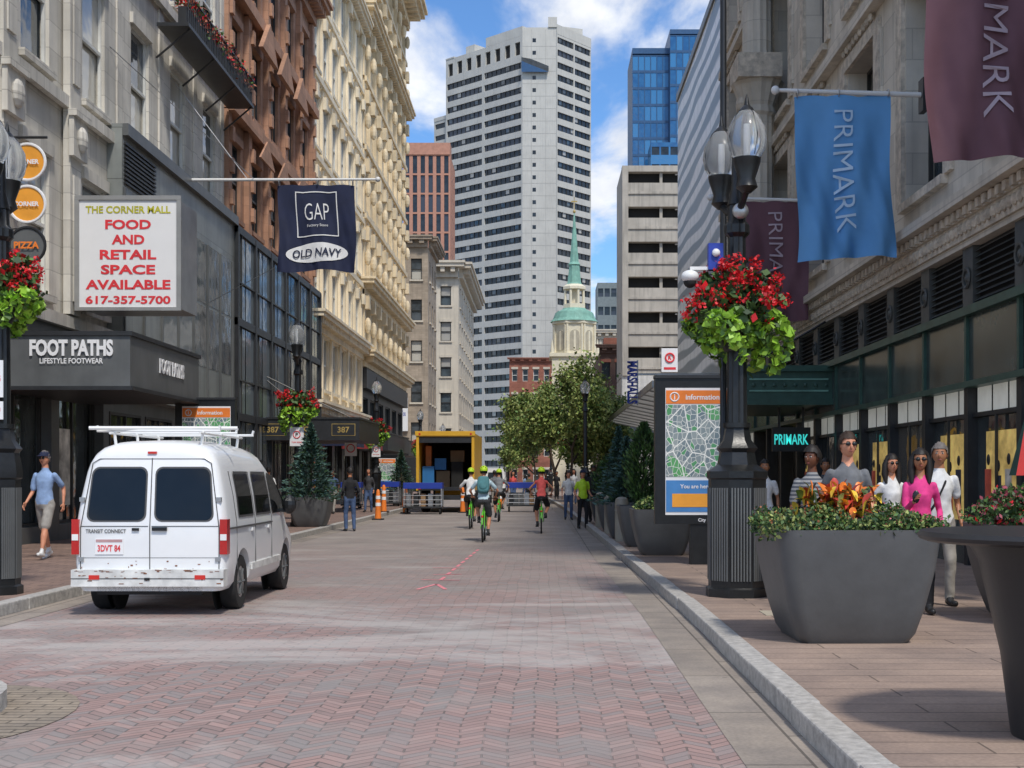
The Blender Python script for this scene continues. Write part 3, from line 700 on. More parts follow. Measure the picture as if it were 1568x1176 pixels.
fb=mat('blue_mullion',(.03,.09,.2),.35)
facade(b,7,2,3.2,25,6,1.02,2.7,.35,fb,glB,None,dep=.08,th=.4,cross='n'); b.box(0,7,.41,14,0,82.3,fb); b.box(0,7,-.05,14,82.32,83.4,fb)
b.frame(24.3,248,0); facade(b,11,2,3.2,26,9,1.08,2.7,.35,fb,glB,None,dep=.08,th=.4,cross='n'); b.box(0,11,.41,14,0,85.4,fb); b.box(0,11,-.05,14,85.42,86.3,fb)
b.obj('blue_glass_tower')
b=MB(); b.frame(20,240,0); facade(b,12,2,3.2,19,7,1.4,1.5,.9,glB,glT,None,dep=.1,th=.4,cross='n'); b.box(0,12,.41,7,0,62.8,glT); b.obj('dark_glass_tower')
def build_tower():
    b=MB(); fh=2.86; rows=34
    def strip(W,rows,z0,segs,wh=1.45,sb=.8):
        facade(b,W,z0,fh,rows,segs,W/segs*.94,wh,sb,whitecon,glT,None,dep=.3,th=.5,cross='n')
        for r in range(rows):
            for i in range(int(W/1.5)):
                x=.75+i*1.5
                b.box(x-.04,x+.04,.15,.28,z0+r*fh+sb,z0+r*fh+sb+wh,frameD)
                if (r*7+i*3)%5==0: b.quad((x+.1,.27,z0+r*fh+sb+.5),(x+1.3,.27,z0+r*fh+sb+.5),(x+1.3,.27,z0+r*fh+sb+wh),(x+.1,.27,z0+r*fh+sb+wh),glD)
    b.frame(-23.4,318,-43.6); strip(26.1,rows,0,2); Hh=rows*fh
    facade(b,26.1,Hh,5.4,1,8,1.7,3.0,1.2,whitecon,asphD,None,dep=.45,th=.6,cross='n')
    b.box(0,3.0,-.1,6,Hh+5.4,Hh+5.7,whitecon); b.box(14,26.1,0,12,Hh+5.42,Hh+7.6,whitecon)
    b.box(5,8,2,6,Hh+5.4,Hh+8,whitecon)
    b.frame(-26.6,322,-43.6); facade(b,4.4,0,fh,31,1,3.6,1.25,.9,whitecon,glT,None,dep=.25,th=.5,cross='n'); b.box(0,4.4,.51,18,0,31*fh,whitecon); b.box(0,4.4,-.1,18,31*fh+.01,31*fh+.9,whitecon)
    b.frame(-4.5,300,0); b.box(0,7.95,0,10,0,104.5,whitecon); b.box(5.9,7.95,-.3,8,104.5,106.8,whitecon)
    jm=mat('panel_joint',(.38,.375,.35),.8)
    for r in range(36):
        b.box(0,7.95,-.012,-.003,r*fh+.0,r*fh+.12,jm)
        b.box(2.3,3.1,-.02,-.004,r*fh+1,r*fh+1.9,glT); 
    for x in (2.0,5.3): b.box(x,x+.08,-.014,-.005,0,104,jm)
    b.frame(3.45,299.8,50.8); strip(12.9,36,0,2); b.box(0,12.9,-.05,.6,36*fh+.01,36*fh+2.2,whitecon)
    b.M=Matrix(); b.prism([(-4.4,300.6),(3.4,300.6),(11.2,309.8),(6,330),(-20,332),(-22.6,318.4)],0,102.8,whitecon)
    b.frame(-4.7,299,0); b.add([(0,.0,96.5),(6.2,0,94),(6.2,3,99),(0,3,100)],[(0,1,2,3)],glT); b.add([(0,0,96.5),(0,0,94),(6.2,0,94)],[(0,1,2)],fb)
    b.frame(3,306,20); b.box(0,7,0,5,102,107,whitecon)
    b.obj('office_tower')
build_tower()
def build_church():
    b=MB(); cx,cy=3.75,152
    ivory=mat('ivory_paint',(.72,.66,.50),.7,var=.08); ivs=mat('ivory_shade',(.42,.38,.29),.8)
    b.box(cx-2.6,cx+2.6,cy-2.6,cy+2.6,0,15.2,ivory); 
    b.box(cx-2.9,cx+2.9,cy-2.9,cy+2.9,15.2,15.6,ivory)
    b.lathe([(2.5,15.6),(2.5,19.0),(2.75,19.1),(2.75,19.4)],cx,cy,ivory,8,ph=.5)
    for i in range(8):
        a=2*math.pi*i/8
        b.M=Matrix.Translation((cx,cy,0))@Matrix.Rotation(a,4,'Z')
        pol=[(-.55,16)]+[(-.55,17.8)]+[(.55*math.cos(t),17.8+.55*math.sin(t)) for t in np.linspace(math.pi,0,9)][1:-1]+[(.55,17.8),(.55,16)]
        b.prismy(pol[::-1],-2.36,-2.32,ivs); 
        b.box(-.95,-.75,-2.5,-2.3,15.6,19,ivory); b.box(.75,.95,-2.5,-2.3,15.6,19,ivory)
        b.box(-.12,.12,-2.39,-2.365,16,18.2,ivory)
    b.M=Matrix()
    b.lathe([(2.8,19.4),(2.5,19.75),(2.2,20.5),(1.4,20.9),(1.35,21.0)],cx,cy,verdi,16)
    b.lathe([(1.35,21),(1.35,21.5)],cx,cy,ivory,8,ph=.5)
    for i in range(8): a=2*math.pi*(i+.5)/8; b.lathe([(.16,21.5),(.13,23.2)],cx+1.15*math.cos(a),cy+1.15*math.sin(a),ivory,8)
    b.lathe([(.55,21.5),(.55,23.2)],cx,cy,ivory,8); 
    b.lathe([(1.4,23.2),(1.4,23.5),(.95,23.8)],cx,cy,ivory,8,ph=.5); b.lathe([(.95,23.8),(.85,24.0),(.62,26),(.75,26.1),(.55,26.4),(.05,32.2)],cx,cy,verdi,8,ph=.5)
    b.ell((cx,cy,32.3),(.18,.18,.18),gold,8,6); b.tube([(cx,cy,32.3),(cx,cy,34)],.04,gold,5); b.box(cx-.35,cx+.35,cy-.03,cy+.03,33.4,33.55,gold)
    for q in (-1,1): b.lathe([(.25,15.6),(.12,16.6),(.02,17.2)],cx+q*2.6,cy-2.6,ivory,8)
    for z in (6,10,13): b.box(cx-2.7,cx+2.7,cy-2.7,cy-2.605,z,z+.3,ivory)
    for x in (-1.3,1.3): b.box(cx+x-.5,cx+x+.5,cy-2.63,cy-2.603,10.8,12.7,glT)
    b.obj('church_steeple')
build_church()
# ------------------------------------------------------------ street lamps
globe,_t,_b=base('lamp_globe'); _b.inputs['Base Color'].default_value=(.80,.82,.82,1); _b.inputs['Transmission Weight'].default_value=.8; _b.inputs['IOR'].default_value=1.2
_n=nd(_t,'ShaderNodeTexNoise',{'Scale':6.0}); _t.links.new(mth(_t,'MULTIPLY',_n.outputs[0],.35),_b.inputs['Roughness'])
def basket(b,x,y,z,r,n=1.):
    b.lathe([(r*.3,z-r*.75),(r*.5,z-r*.3),(r*.55,z)],x,y,blackm,12)
    k=int(2200*n); d=NR.normal(size=(k,3)); d/=np.linalg.norm(d,axis=1)[:,None]
    lump=np.array([noise.noise(Vector((a*1.9+x,b_*1.9+y,c*1.9))) for a,b_,c in d]); rr=NR.uniform(.55,1.0,k)*(.95+.55*lump)
    p=d*rr[:,None]*np.array([r*1.0,r*1.0,r*.8])+np.array([x,y,z+r*.36])
    up=p[:,2]>z-.1*r
    b.leaves(p[up],r*.11,[leafG,leafD,flR],[.55,.3,.15],elong=.8)
    q0=d*(.95+.6*lump)[:,None]*np.array([r*1.02,r*1.02,r*.85])+np.array([x,y,z+r*.38]); q0=q0[q0[:,2]>z]
    for i in range(int(64*n)):
        q=q0[NR.integers(len(q0))]; c=NR.normal(size=(30,3))*r*.07+q; b.leaves(c,r*.045,[flR],elong=.9)
    k=int(1000*n); a=NR.uniform(0,2*math.pi,k); h=NR.uniform(0,1,k)**1.2
    ln=.95+.55*np.sin(a*3+x)*np.cos(a*2+1)+NR.uniform(-.1,.1,k); rad_=r*(.45+.55*np.sin(np.clip(h*2.2+.6,0,3.1)))*(1+.3*np.sin(a*4+z)); p=np.stack([x+rad_*np.cos(a),y+rad_*np.sin(a),z+r*.12-h*r*ln],1)
    b.leaves(p,r*.13,[leafLime,leafG],[.78,.22],elong=.8)
def lamp(x,y,twin=True,fl=True,base_w=.36,near=True,sign=None,n=1.,bz=3.5,br_=.52):
    b=MB(); seg=24 if near else 12
    z=.13; bt=.2 if near else 0
    b.lathe([(base_w+.03,z),(base_w+.03,z+.1),(base_w,z+.12),(base_w,z+1.22+bt),(base_w+.02,z+1.24+bt),(base_w+.02,z+1.32+bt),(.25,z+1.40+bt),(.22,z+1.55+bt),(.26,z+1.6+bt),(.18,z+1.7+bt),(.15,z+1.85+bt)],x,y,black,8 ,ph=.5)
    if near:
        for i in range(8):
            a=math.pi*2*i/8; M0=b.M; b.M=Matrix.Translation((x,y,0))@Matrix.Rotation(a,4,'Z'); ap=base_w*math.cos(math.pi/8)
            for k in range(-3,4): b.box(k*base_w*.1-.009,k*base_w*.1+.009,-ap-.014,-ap-.001,z+.2,z+1.32,dgrey)
            b.M=M0
    pr=1.2 if near else 1
    b.lathe([(.125*pr,z+1.88),(.105*pr,z+2.1),(.09*pr,4.5),(.13*pr,4.55),(.13*pr,4.65),(.095*pr,4.7),(.085*pr,4.95)],x,y,black,seg,flute=.1)
    b.lathe([(.17,z+2.05),(.17,z+2.11)],x,y,black,seg)
    heads=[(x+.05,y-.45),(x-.12,y+.5)] if twin else [(x,y)]
    if twin:
        b.tube([(x+.05,y-.45,5.0),(x+.02,y-.2,4.85),(x,y,4.8),(x-.06,y+.25,4.85),(x-.12,y+.5,5.0)],.045,black,8)
        b.lathe([(.12,4.9),(.07,5.1),(.06,5.6),(.02,5.9)],x,y,black,12)
    for hx,hy in heads:
        b.lathe([(.05,4.95),(.13,5.02),(.10,5.12),(.16,5.3),(.17,5.36)],hx,hy,black,16)
        b.lathe([(.15,5.36),(.21,5.46),(.235,5.58),(.22,5.72),(.14,5.87),(.09,5.92)],hx,hy,globe,24)
        b.lathe([(.10,5.91),(.07,5.96),(.035,5.99),(.018,6.08),(.004,6.13)],hx,hy,black,12)
        b.lathe([(.03,5.36),(.035,5.6),(.03,5.75)],hx,hy,whitetx,10)
        for q in range(4): a=q*math.pi/2+.4; b.tube([(hx+.17*math.cos(a),hy+.17*math.sin(a),5.38),(hx+.24*math.cos(a),hy+.24*math.sin(a),5.6),(hx+.145*math.cos(a),hy+.145*math.sin(a),5.87),(hx+.09*math.cos(a),hy+.09*math.sin(a),5.93)],.005,black,4)
    if fl: basket(b,x,y,bz,br_,n)
    if sign=='tow':
        b.box(x-.17,x+.17,y-.33,y-.315,2.55,3.0,whitetx); b.box(x-.17,x+.17,y-.33,y-.315,2.28,2.5,whitetx); b.box(x-.02,x+.02,y-.315,y-.08,2.35,2.95,silver)
        b.M=Matrix.Translation((0,y-.335,0)); b.text('NO',x,2.9,.1,0,redtxt); b.text('STOPPING',x,2.78,.28,0,redtxt,h=.07); b.text('7AM-6PM',x,2.66,.26,0,redtxt); b.text('TOW ZONE',x,2.4,.28,0,redtxt); b.M=Matrix()
    if sign=='no':
        b.box(x-.2,x+.2,y-.19,y-.175,2.45,3.0,whitetx); b.torus((x,y-.2,2.78),.10,.012,redtxt,'y',16,4); b.M=Matrix.Translation((0,y-.2,0)); b.text('P',x,2.78,.07,0,black); b.text('TOW ZONE',x,2.56,.3,0,redtxt); b.M=Matrix()
    return b
b=lamp(2.38,15.95)
b.box(2.02,2.2,15.85,15.97,4.1,4.42,blue); b.ell((2.11,15.83,4.3),(.05,.04,.05),white,10,8); b.box(2.2,2.35,15.9,15.94,4.2,4.26,blackm)
b.ell((1.8,15.9,4.02),(.11,.11,.08),white,14,10); b.box(1.8,2.3,15.88,15.92,4.1,4.14,white); b.ell((1.8,15.9,3.96),(.08,.08,.08),asphD,12,8)
b.ell((2.4,15.8,4.8),(.1,.06,.1),silver,14,8)
b.obj('street_lamp',smooth=35)
b=MB(); b.lathe([(.09,.13),(.09,.6),(.045,.7),(.04,10.5)],2.36,17.0,black,10); b.obj('utility_pole',smooth=40)
b=lamp(-6.72,16.2,sign='tow',base_w=.24,bz=3.82,br_=.45); b.obj('street_lamp',smooth=35)
for x,y,tw,fl,sg in ((-7.1,38,True,True,'no'),(-7.6,60,False,True,'no'),(1.98,60,False,False,None),(1.75,88,False,True,None),(-8.2,88,False,True,None),(-8.5,112,False,False,None),(.8,118,False,False,None)):
    b=lamp(x,y,tw,fl,base_w=.2,near=False,sign=sg,n=.6); b.obj('street_lamp',smooth=35)
# ------------------------------------------------------------ map kiosks
def mapmat():
    m,t,b=base('map_print')
    pos=nd(t,'ShaderNodeNewGeometry').outputs['Position']; sx=nd(t,'ShaderNodeSeparateXYZ',{0:pos})
    cv=nd(t,'ShaderNodeCombineXYZ',{0:mth(t,'MULTIPLY',sx.outputs[0],1.0),1:mth(t,'MULTIPLY',sx.outputs[2],.8)})
    v=nd(t,'ShaderNodeTexVoronoi',{'Vector':cv.outputs[0],'Scale':4.0,'Randomness':1.0},feature='DISTANCE_TO_EDGE',voronoi_dimensions='2D')
    v2=nd(t,'ShaderNodeTexVoronoi',{'Vector':cv.outputs[0],'Scale':13.0,'Randomness':.8},feature='DISTANCE_TO_EDGE',voronoi_dimensions='2D')
    v3=nd(t,'ShaderNodeTexVoronoi',{'Vector':cv.outputs[0],'Scale':13.0,'Randomness':.8},voronoi_dimensions='2D')
    s3=nd(t,'ShaderNodeSeparateColor',{0:v3.outputs['Color']})
    n=nd(t,'ShaderNodeTexNoise',{'Vector':cv.outputs[0],'Scale':2.1,'Detail':0.0})
    c=mixc(t,s3.outputs[0],(.12,.17,.20,1),(.27,.31,.31,1)); c=mixc(t,mth(t,'GREATER_THAN',s3.outputs[1],.85),c,(.08,.28,.12,1))
    c=mixc(t,mth(t,'GREATER_THAN',n.outputs[0],.6),c,(.10,.32,.12,1))
    c=mixc(t,mth(t,'LESS_THAN',v2.outputs[0],.05),c,(.62,.63,.60,1))
    c=mixc(t,mth(t,'LESS_THAN',v.outputs[0],.03),c,(.75,.75,.71,1))
    t.links.new(c,b.inputs['Base Color']); t.links.new(c,b.inputs['Emission Color']); b.inputs['Emission Strength'].default_value=.12; b.inputs['Roughness'].default_value=.15
    return m
mm=mapmat(); seab=mat('map_blue',(.08,.25,.55),.2); mapt=mat('map_text',(.5,.45,.4),.6,scale=30,var=.5)
def kiosk(x,y,w=1.32,h=2.4,z=.8):
    b=MB(); b.frame(x,y,0)
    b.box(-w/2,w/2,0,.22,z,z+h,black); 
    b.box(-w/2+.17,w/2-.1,-.012,-.003,z+.15,z+h-.16,whitetx)
    a,c=-w/2+.18,w/2-.11
    b.box(a,c,-.02,-.013,z+h-.42,z+h-.2,orange); b.text('information',.12,z+h-.31,w*.42,-.024,whitetx,bold=.02); b.torus((-w/2+.32,-.022,z+h-.31),.07,.012,whitetx,'y',16,4); b.text('i',-w/2+.32,z+h-.31,None,-.024,whitetx,h=.09)
    b.box(a,c,-.02,-.013,z+.78,z+h-.44,mm); b.box(a,c*.72,-.02,-.013,z+.2,z+.72,seab); b.box(c*.75,c,-.02,-.013,z+.2,z+.72,mapt)
    b.box(a+.1,c*.5,-.026,-.021,z+.28,z+.5,orange2); b.text('You are here',.0,z+.62,.5,-.026,whitetx)
    b.text('City Maps',.2,z+.06,.3,-.008,whitetx)
    b.box(-.08,.30,.03,.19,.13,z,black)
    b.box(-w/2-.01,w/2+.01,-.03,.25,z+h,z+h+.05,blackm)
    b.obj('map_kiosk',bevel=.012)
kiosk(2.52,21.5); kiosk(-8.0,31.0,1.42,2.6,.8); kiosk(-8.6,72,1.25,2.1,.6)
# ------------------------------------------------------------ planters + plants
def planter(b,x,y,wt,wb,h,z=.13,m=planterg,rot=0):
    prof=[(wb,0),(wb+(wt-wb)*.22,h*.08),(wb+(wt-wb)*.52,h*.32),(wb+(wt-wb)*.82,h*.65),(wt*.99,h*.92),(wt,h),(wt-.07,h),(wt-.09,h-.1)]
    vs=[];fs=[]
    def rs(r):
        hw=r/2; c=hw*.22; P=[]
        for sx_,sy_,a0 in ((1,1,0),(-1,1,90),(-1,-1,180),(1,-1,270)):
            for q in range(6): a=rad(a0+q*18); P.append((sx_*(hw-c)+c*math.cos(a),sy_*(hw-c)+c*math.sin(a)))
        return P
    n=24
    for r,zz in prof:
        for p in rs(r): q=Matrix.Rotation(rad(rot),2)@Vector(p); vs.append((x+q.x,y+q.y,z+zz))
    for j in range(len(prof)-1):
        for i in range(n): l=(i+1)%n; fs.append((j*n+i,j*n+l,(j+1)*n+l,(j+1)*n+i))
    fs.append(tuple(range(n))[::-1]); b.add(vs,fs,m)
    b.add(vs[-n:],[tuple(range(n))],soil)
PX,PY=2.74,11.9
b=MB(); planter(b,PX,PY,1.43,.96,1.0,rot=1)
b.obj('planter',smooth=50)
b=MB(); z=1.1
n=12000; px=NR.uniform(-.72,.72,n); py=NR.uniform(-.66,.66,n)
nz_=np.array([noise.noise(Vector((a*4.3,c*4.3,.5)))+.5*noise.noise(Vector((a*11,c*11,2.5))) for a,c in zip(px,py)])
hh=.15+.13*nz_
edge=np.clip((np.maximum(abs(px),abs(py))-.58)/.14,0,1)*(.4+.9*np.clip(nz_+.3,0,1)); 
p=np.stack([PX+px*1.05,PY+py*1.08,z+hh*NR.uniform(.2,1.0,n)-edge*.15*NR.uniform(0,1,n)],1)
b.leaves(p,.024,[leafG,leafD,leafY],[.5,.25,.25])
left=p[p[:,0]<PX-.1]; rt=p[p[:,0]>=PX-.1]
k=left[NR.integers(0,len(left),350)]+[0,0,.02]; b.leaves(k,.012,[mat('bud_orange',(.45,.16,.07),.6,isl=.3)],elong=.9)
k=rt[NR.integers(0,len(rt),450)]+[0,0,.022]; b.leaves(k,.011,[flP],elong=.9)
b.obj('bedding_plants')
def croton(x,y,z,s=1,n=70):
    b=MB()
    for q in range(5): b.tube([(x+R.uniform(-.15,.15),y+R.uniform(-.1,.1),z-.1),(x+R.uniform(-.18,.18),y+R.uniform(-.1,.1),z+.22*s)],.012,bark,6)
    for i in range(n):
        a=R.uniform(0,6.283); t=R.uniform(.05,1.15); L=R.uniform(.16,.30)*s; o=Vector((x+R.gauss(0,.13)*s,y+R.gauss(0,.12)*s,z+R.uniform(0,.2)*s))
        d=Vector((math.sin(t)*math.cos(a),math.sin(t)*math.sin(a),math.cos(t))); sd=d.cross(Vector((0,0,1))).normalized()
        w=.030*s; m=R.choice([crO,crR,crY,crY,leafG,leafY,crR,crO]); up=sd.cross(d)
        pts=[]; 
        for q,ww in ((0,.1),(.3,.8),(.6,1),(.85,.6),(1,.05)):
            c=o+d*L*q+Vector((0,0,-.14*L*q*q*3)); pts.append((c-sd*w*ww+up*.012*ww,c,c+sd*w*ww+up*.012*ww))
        vs=[v for p in pts for v in p]; fs=[]
        for q in range(4):
            fs+=[(q*3,q*3+1,q*3+4,q*3+3),(q*3+1,q*3+2,q*3+5,q*3+4)]
        b.add(vs,fs,m)
    return b
croton(PX-.05,11.8,1.20,1.12,210).obj('croton_plant',smooth=60)
def conifer(name,x,y,z,h,r,m1,m2,dense=3600,cone=True,lsz=.07):
    b=MB(); b.tube([(x,y,z-.15),(x,y,z+h*.95)],[.05,.01],bark,6)
    n=dense; t=NR.uniform(0,1,n)**1.25; lay=(t*9)%1
    if cone: rr=r*(1-t)*(.62+.5*(1-lay))*NR.uniform(.35,1.05,n)
    else: rr=r*np.sin(np.clip(t*2.6+.45,0,3.1))*NR.uniform(.6,1.05,n)
    a=NR.uniform(0,6.283,n); rr*=1+.22*np.sin(a*5+t*20)
    p=np.stack([x+rr*np.cos(a),y+rr*np.sin(a),z+.05+t*h-.1*rr],1)
    up=np.stack([np.cos(a),np.sin(a),np.full(n,.25 if cone else 1.2)],1)
    b.leaves(p,lsz,[m1,m2],[.65,.35],elong=.32,up=up)
    b.obj(name)
for x,y,w,h in ((2.22,24.3,1.15,.85),(2.12,27.2,1.1,.85),(1.98,30.6,1.05,.85),(2.0,35,1.1,.85),(2.0,40,1.1,.85),(-6.65,37.6,1.2,.85),(-6.9,64,1.1,.8),(5.1,13.2,1.35,.98)):
    b=MB(); planter(b,x,y,w,w*.62,h); b.obj('planter',smooth=50)
conifer('arborvitae',2.12,27.2,1.0,1.65,.38,leafG,leafD,5000,False,.06)
conifer('blue_spruce_tree',1.98,30.6,.95,1.5,.62,spruce,leafD)
conifer('blue_spruce_tree',2.05,35,.95,1.9,.7,spruce,leafD)
conifer('arborvitae',2.0,40,.95,1.2,.42,leafG,leafD,3000,False,.06)
conifer('spruce_tree',-6.65,37.6,.95,2.1,.95,spruce,leafD,5200)
conifer('spruce_tree',-6.9,64,.9,1.9,.9,leafD,spruce,3000)
b=MB(); n=6500; d=NR.normal(size=(n,3)); d/=np.linalg.norm(d,axis=1)[:,None]; d[:,2]=abs(d[:,2]); ln_=np.array([noise.noise(Vector(q)*3) for q in d.tolist()]); p=d*(NR.uniform(.8,1.03,n)*(1+.3*ln_))[:,None]*[.70,.70,.40]+[5.1,13.2,1.10]
b.leaves(p,.03,[leafG,leafD,flP,flR],[.5,.3,.14,.06]); b.obj('chrysanthemum_mound')
b=MB(); n=2500; d=NR.normal(size=(n,3)); d/=np.linalg.norm(d,axis=1)[:,None]; d[:,2]=abs(d[:,2]); p=d*NR.uniform(.8,1.03,n)[:,None]*[.5,.5,.25]+[2.22,24.3,.98]
b.leaves(p,.04,[leafG,leafD,leafY],[.5,.3,.2]); b.obj('round_shrub')
tan=mat('bollard_tan',(.34,.31,.25),.5)
for x,y in ((1.78,29.2),(1.72,33),(1.66,37)):
    b=MB(); b.lathe([(.15,.13),(.15,1.0),(.13,1.08),(.06,1.12)],x,y,tan,18); b.lathe([(.155,.8),(.155,.86)],x,y,silver,18); b.obj('bollard',smooth=40)
b=MB(); tb=mat('table_black',(.022,.022,.024),.4,var=.2)
b.lathe([(.36,.13),(.365,.15),(.42,.6),(.54,1.12),(.60,1.22)],3.02,7.35,tb,48); b.lathe([(.82,1.225),(.865,1.24),(.875,1.26),(.86,1.285),(.3,1.29),(.01,1.29)],3.02,7.35,tb,80); b.obj('bar_table',smooth=35)
b=MB(); b.tube([(5.45,14.6,.13),(5.45,14.6,2.5)],.03,silver,8)
for i in range(12):
    a0=2*math.pi*i/12;a1=2*math.pi*(i+1)/12; c=[blue,red,green][i%3]; k=.22 if i%2 else .15; k2=.15 if i%2 else .22
    b.add([(5.45,14.6,2.45),(5.45+k*math.cos(a0),14.6+k*math.sin(a0),1.6),(5.45+k2*math.cos(a1),14.6+k2*math.sin(a1),1.6)],[(0,1,2)],c)
b.obj('closed_patio_umbrella')
# ------------------------------------------------------------ deciduous trees
def tree(name,x,y,h,cr,seed,nl=16000,lean=(0,0),z0=.13,lsz=.1,mats=(leafT,leafY,leafG),w=(.5,.35,.15)):
    b=MB(); rr=random.Random(seed); tips=[]
    def br(p,d,L,r,lv):
        pts=[p];q=p.copy();dd=d.copy()
        for i in range(4):
            dd=(dd+Vector((rr.uniform(-.18,.18),rr.uniform(-.18,.18),.05))).normalized(); q=q+dd*L/4; pts.append(q.copy())
            if lv>=1 and i>0: tips.append(q.copy())
        b.tube(pts,[r*(1-.14*i) for i in range(5)],bark,7 if lv<2 else 4)
        if lv<3:
            for k in range(5 if lv==0 else 4):
                a=rr.uniform(0,6.283); sp=rr.uniform(.45,.9); u=dd.cross(Vector((math.cos(a),math.sin(a),.2))).normalized()
                br(pts[-1] if k<3 else pts[2+k%2],(dd*(1-sp*.5)+u*sp).normalized(),L*rr.uniform(.6,.85),r*.5,lv+1)
    br(Vector((0,0,0)),Vector((lean[0],lean[1],1)).normalized(),2.4,.16,0)
    T=np.array([t[:] for t in tips]); V=np.array(b.v)
    kz=(h-.5)/np.percentile(T[:,2],98); c0=T[:,:2].mean(0); kr=cr*.92/np.percentile(np.linalg.norm(T[:,:2]-c0,axis=1),95)
    def sc(A):
        A=A.copy(); A[:,:2]*=kr; A[:,2]*=kz; return A+np.array([x,y,z0])
    T=sc(T); b.v=[tuple(q) for q in sc(V).tolist()]
    T=T[(T[:,2]>z0+h*.30)]
    k=nl//len(T)+1; P=np.repeat(T,k,0)+NR.normal(size=(len(T)*k,3))*[.30,.30,.2]*(cr/3.)
    b.leaves(P,lsz,list(mats),list(w),elong=.6); b.obj(name)
tree('street_tree',1.55,72,7.7,3.3,5,22000,(-.05,0),lsz=.11)
tree('street_tree',1.0,90,7.8,3.5,9,14000,(-.05,0),lsz=.12)
tree('street_tree',3.3,82,7.3,2.7,17,11000,lsz=.12)
tree('street_tree',-.6,115,7.4,3.0,12,9000,lsz=.14)
# ------------------------------------------------------------ van
def build_van():
    emp=bpy.data.objects.new('parked_van',None); S.collection.objects.link(emp); emp.location=(-4.475,14.9,0)
    yr=lambda z:max(0,z-1.0)*.13
    st=[(0,1.83,.915),(.02,1.895,.95),(.06,1.945,.98),(.13,1.975,.995),(.3,2.0,1),(1.0,2.02,1),(2.0,2.0,1),(2.5,1.95,1),(2.8,1.82,1),(3.3,1.42,1),(3.55,1.16,.99),(3.9,1.05,.97),(4.15,.95,.93),(4.27,.75,.85)]
    def hwz(z,zt):
        return float(np.interp(z,[.28,.36,.6,.85,1.05,1.35,1.65,1.80],[.80,.855,.878,.882,.872,.832,.770,.725]))
    def ring(y,zt,k):
        bz=min(1.05,zt-.34); z3=zt-.30
        pr=[(0,.28),(.80,.28),(.855,.36),(.878,.6),(.882,min(.85,bz-.02)),(.872,bz),(hwz((bz+z3)/2,zt),(bz+z3)/2),(hwz(z3,zt),z3),(hwz(z3,zt)-.035,zt-.20),(hwz(z3,zt)-.085,zt-.12),(hwz(z3,zt)-.17,zt-.055),(hwz(z3,zt)-.30,zt-.015),(.3,zt),(0,zt+.01)]
        pr=[(a*k,min(z,zt+.01)) for a,z in pr]
        f=max(0,1-y/.9)
        L=[(a,y+yr(z)*f,z) for a,z in pr]; return L+[(-a,b_,c) for a,b_,c in L[1:-1]][::-1]
    b=MB(); rg=[ring(*s) for s in st]; n=len(rg[0]); vs=[p for r in rg for p in r]; fs=[]
    for j in range(len(rg)-1):
        for i in range(n): l=(i+1)%n; fs.append((j*n+i,j*n+l,(j+1)*n+l,(j+1)*n+i))
    for j,rev in ((0,0),(len(rg)-1,1)):
        o=j*n
        for i in range(0,n//2):
            a,c=o+i,o+i+1; a2,c2=o+(n-i)%n,o+(n-i-1)%n
            f=[a,c,c2,a2]; f=list(dict.fromkeys(f)); fs.append(tuple(f if not rev else f[::-1]))
    b.add(vs,fs,vanw); body=b.obj('body'); 
    bm=bmesh.new(); bm.from_mesh(body.data); bmesh.ops.recalc_face_normals(bm,faces=bm.faces); bm.to_mesh(body.data); bm.free()
    c=MB()
    for yy in (.82,3.48):
        for s in (-1,1):
            ps=[(yy+.39*math.cos(a),.34+.39*math.sin(a)) for a in np.linspace(0,2*math.pi,33)[:-1]]
            x0,x1=(.6,1.1) if s>0 else (-1.1,-.6)
            m_=len(ps); c.add([(x0,p[0],p[1]) for p in ps]+[(x1,p[0],p[1]) for p in ps],[tuple(range(m_)),tuple(range(m_,2*m_))[::-1]]+[(i,m_+i,m_+(i+1)%m_,(i+1)%m_) for i in range(m_)],rubber)
    cut=c.obj('cut'); bm=bmesh.new(); bm.from_mesh(cut.data); bmesh.ops.recalc_face_normals(bm,faces=bm.faces); bm.to_mesh(cut.data); bm.free()
    md=body.modifiers.new('x','BOOLEAN'); md.object=cut; md.operation='DIFFERENCE'; md.solver='EXACT'
    dg=bpy.context.evaluated_depsgraph_get(); me=bpy.data.meshes.new_from_object(body.evaluated_get(dg)); body.modifiers.clear(); body.data=me
    bpy.data.objects.remove(cut)
    me.shade_smooth(); me.set_sharp_from_angle(angle=rad(36)); body.parent=emp
    tint=mat('van_glass',(.008,.009,.01),.05,var=.3,spec=.4); seam=mat('van_seam',(.08,.08,.08),.6); tail=mat('tail_light',(.45,.01,.01),.15,coat=.5,spec=.8)
    grime=mat('bumper_white_worn',(.66,.66,.63),.5,var=.3,scale=5); rust=mat('rust',(.22,.08,.03),.9,var=.4,scale=20)
    d=MB()
    def rr(x0,x1,z0,z1,r,m,off):
        pts=[]
        for cx_,cz_,a0 in ((x1-r,z0+r,-90),(x1-r,z1-r,0),(x0+r,z1-r,90),(x0+r,z0+r,180)):
            for q in range(5): a=rad(a0+q*22.5); pts.append((cx_+r*math.cos(a),cz_+r*math.sin(a)))
        d.add([(p[0]*(1-.12*(p[1]-1.05)),yr(p[1])-off,p[1]) for p in pts],[tuple(range(len(pts)))],m)
    rr(-.735,-.045,1.07,1.70,.09,seam,.004); rr(.045,.735,1.07,1.70,.09,seam,.004)
    rr(-.715,-.065,1.09,1.68,.08,tint,.009); rr(.065,.715,1.09,1.68,.08,tint,.009)
    def sm(a,b_,w=.006):
        a=Vector(a);b_=Vector(b_); d.tube([(a.x,yr(a.z)-.001,a.z),(b_.x,yr(b_.z)-.001,b_.z)],w,seam,4)
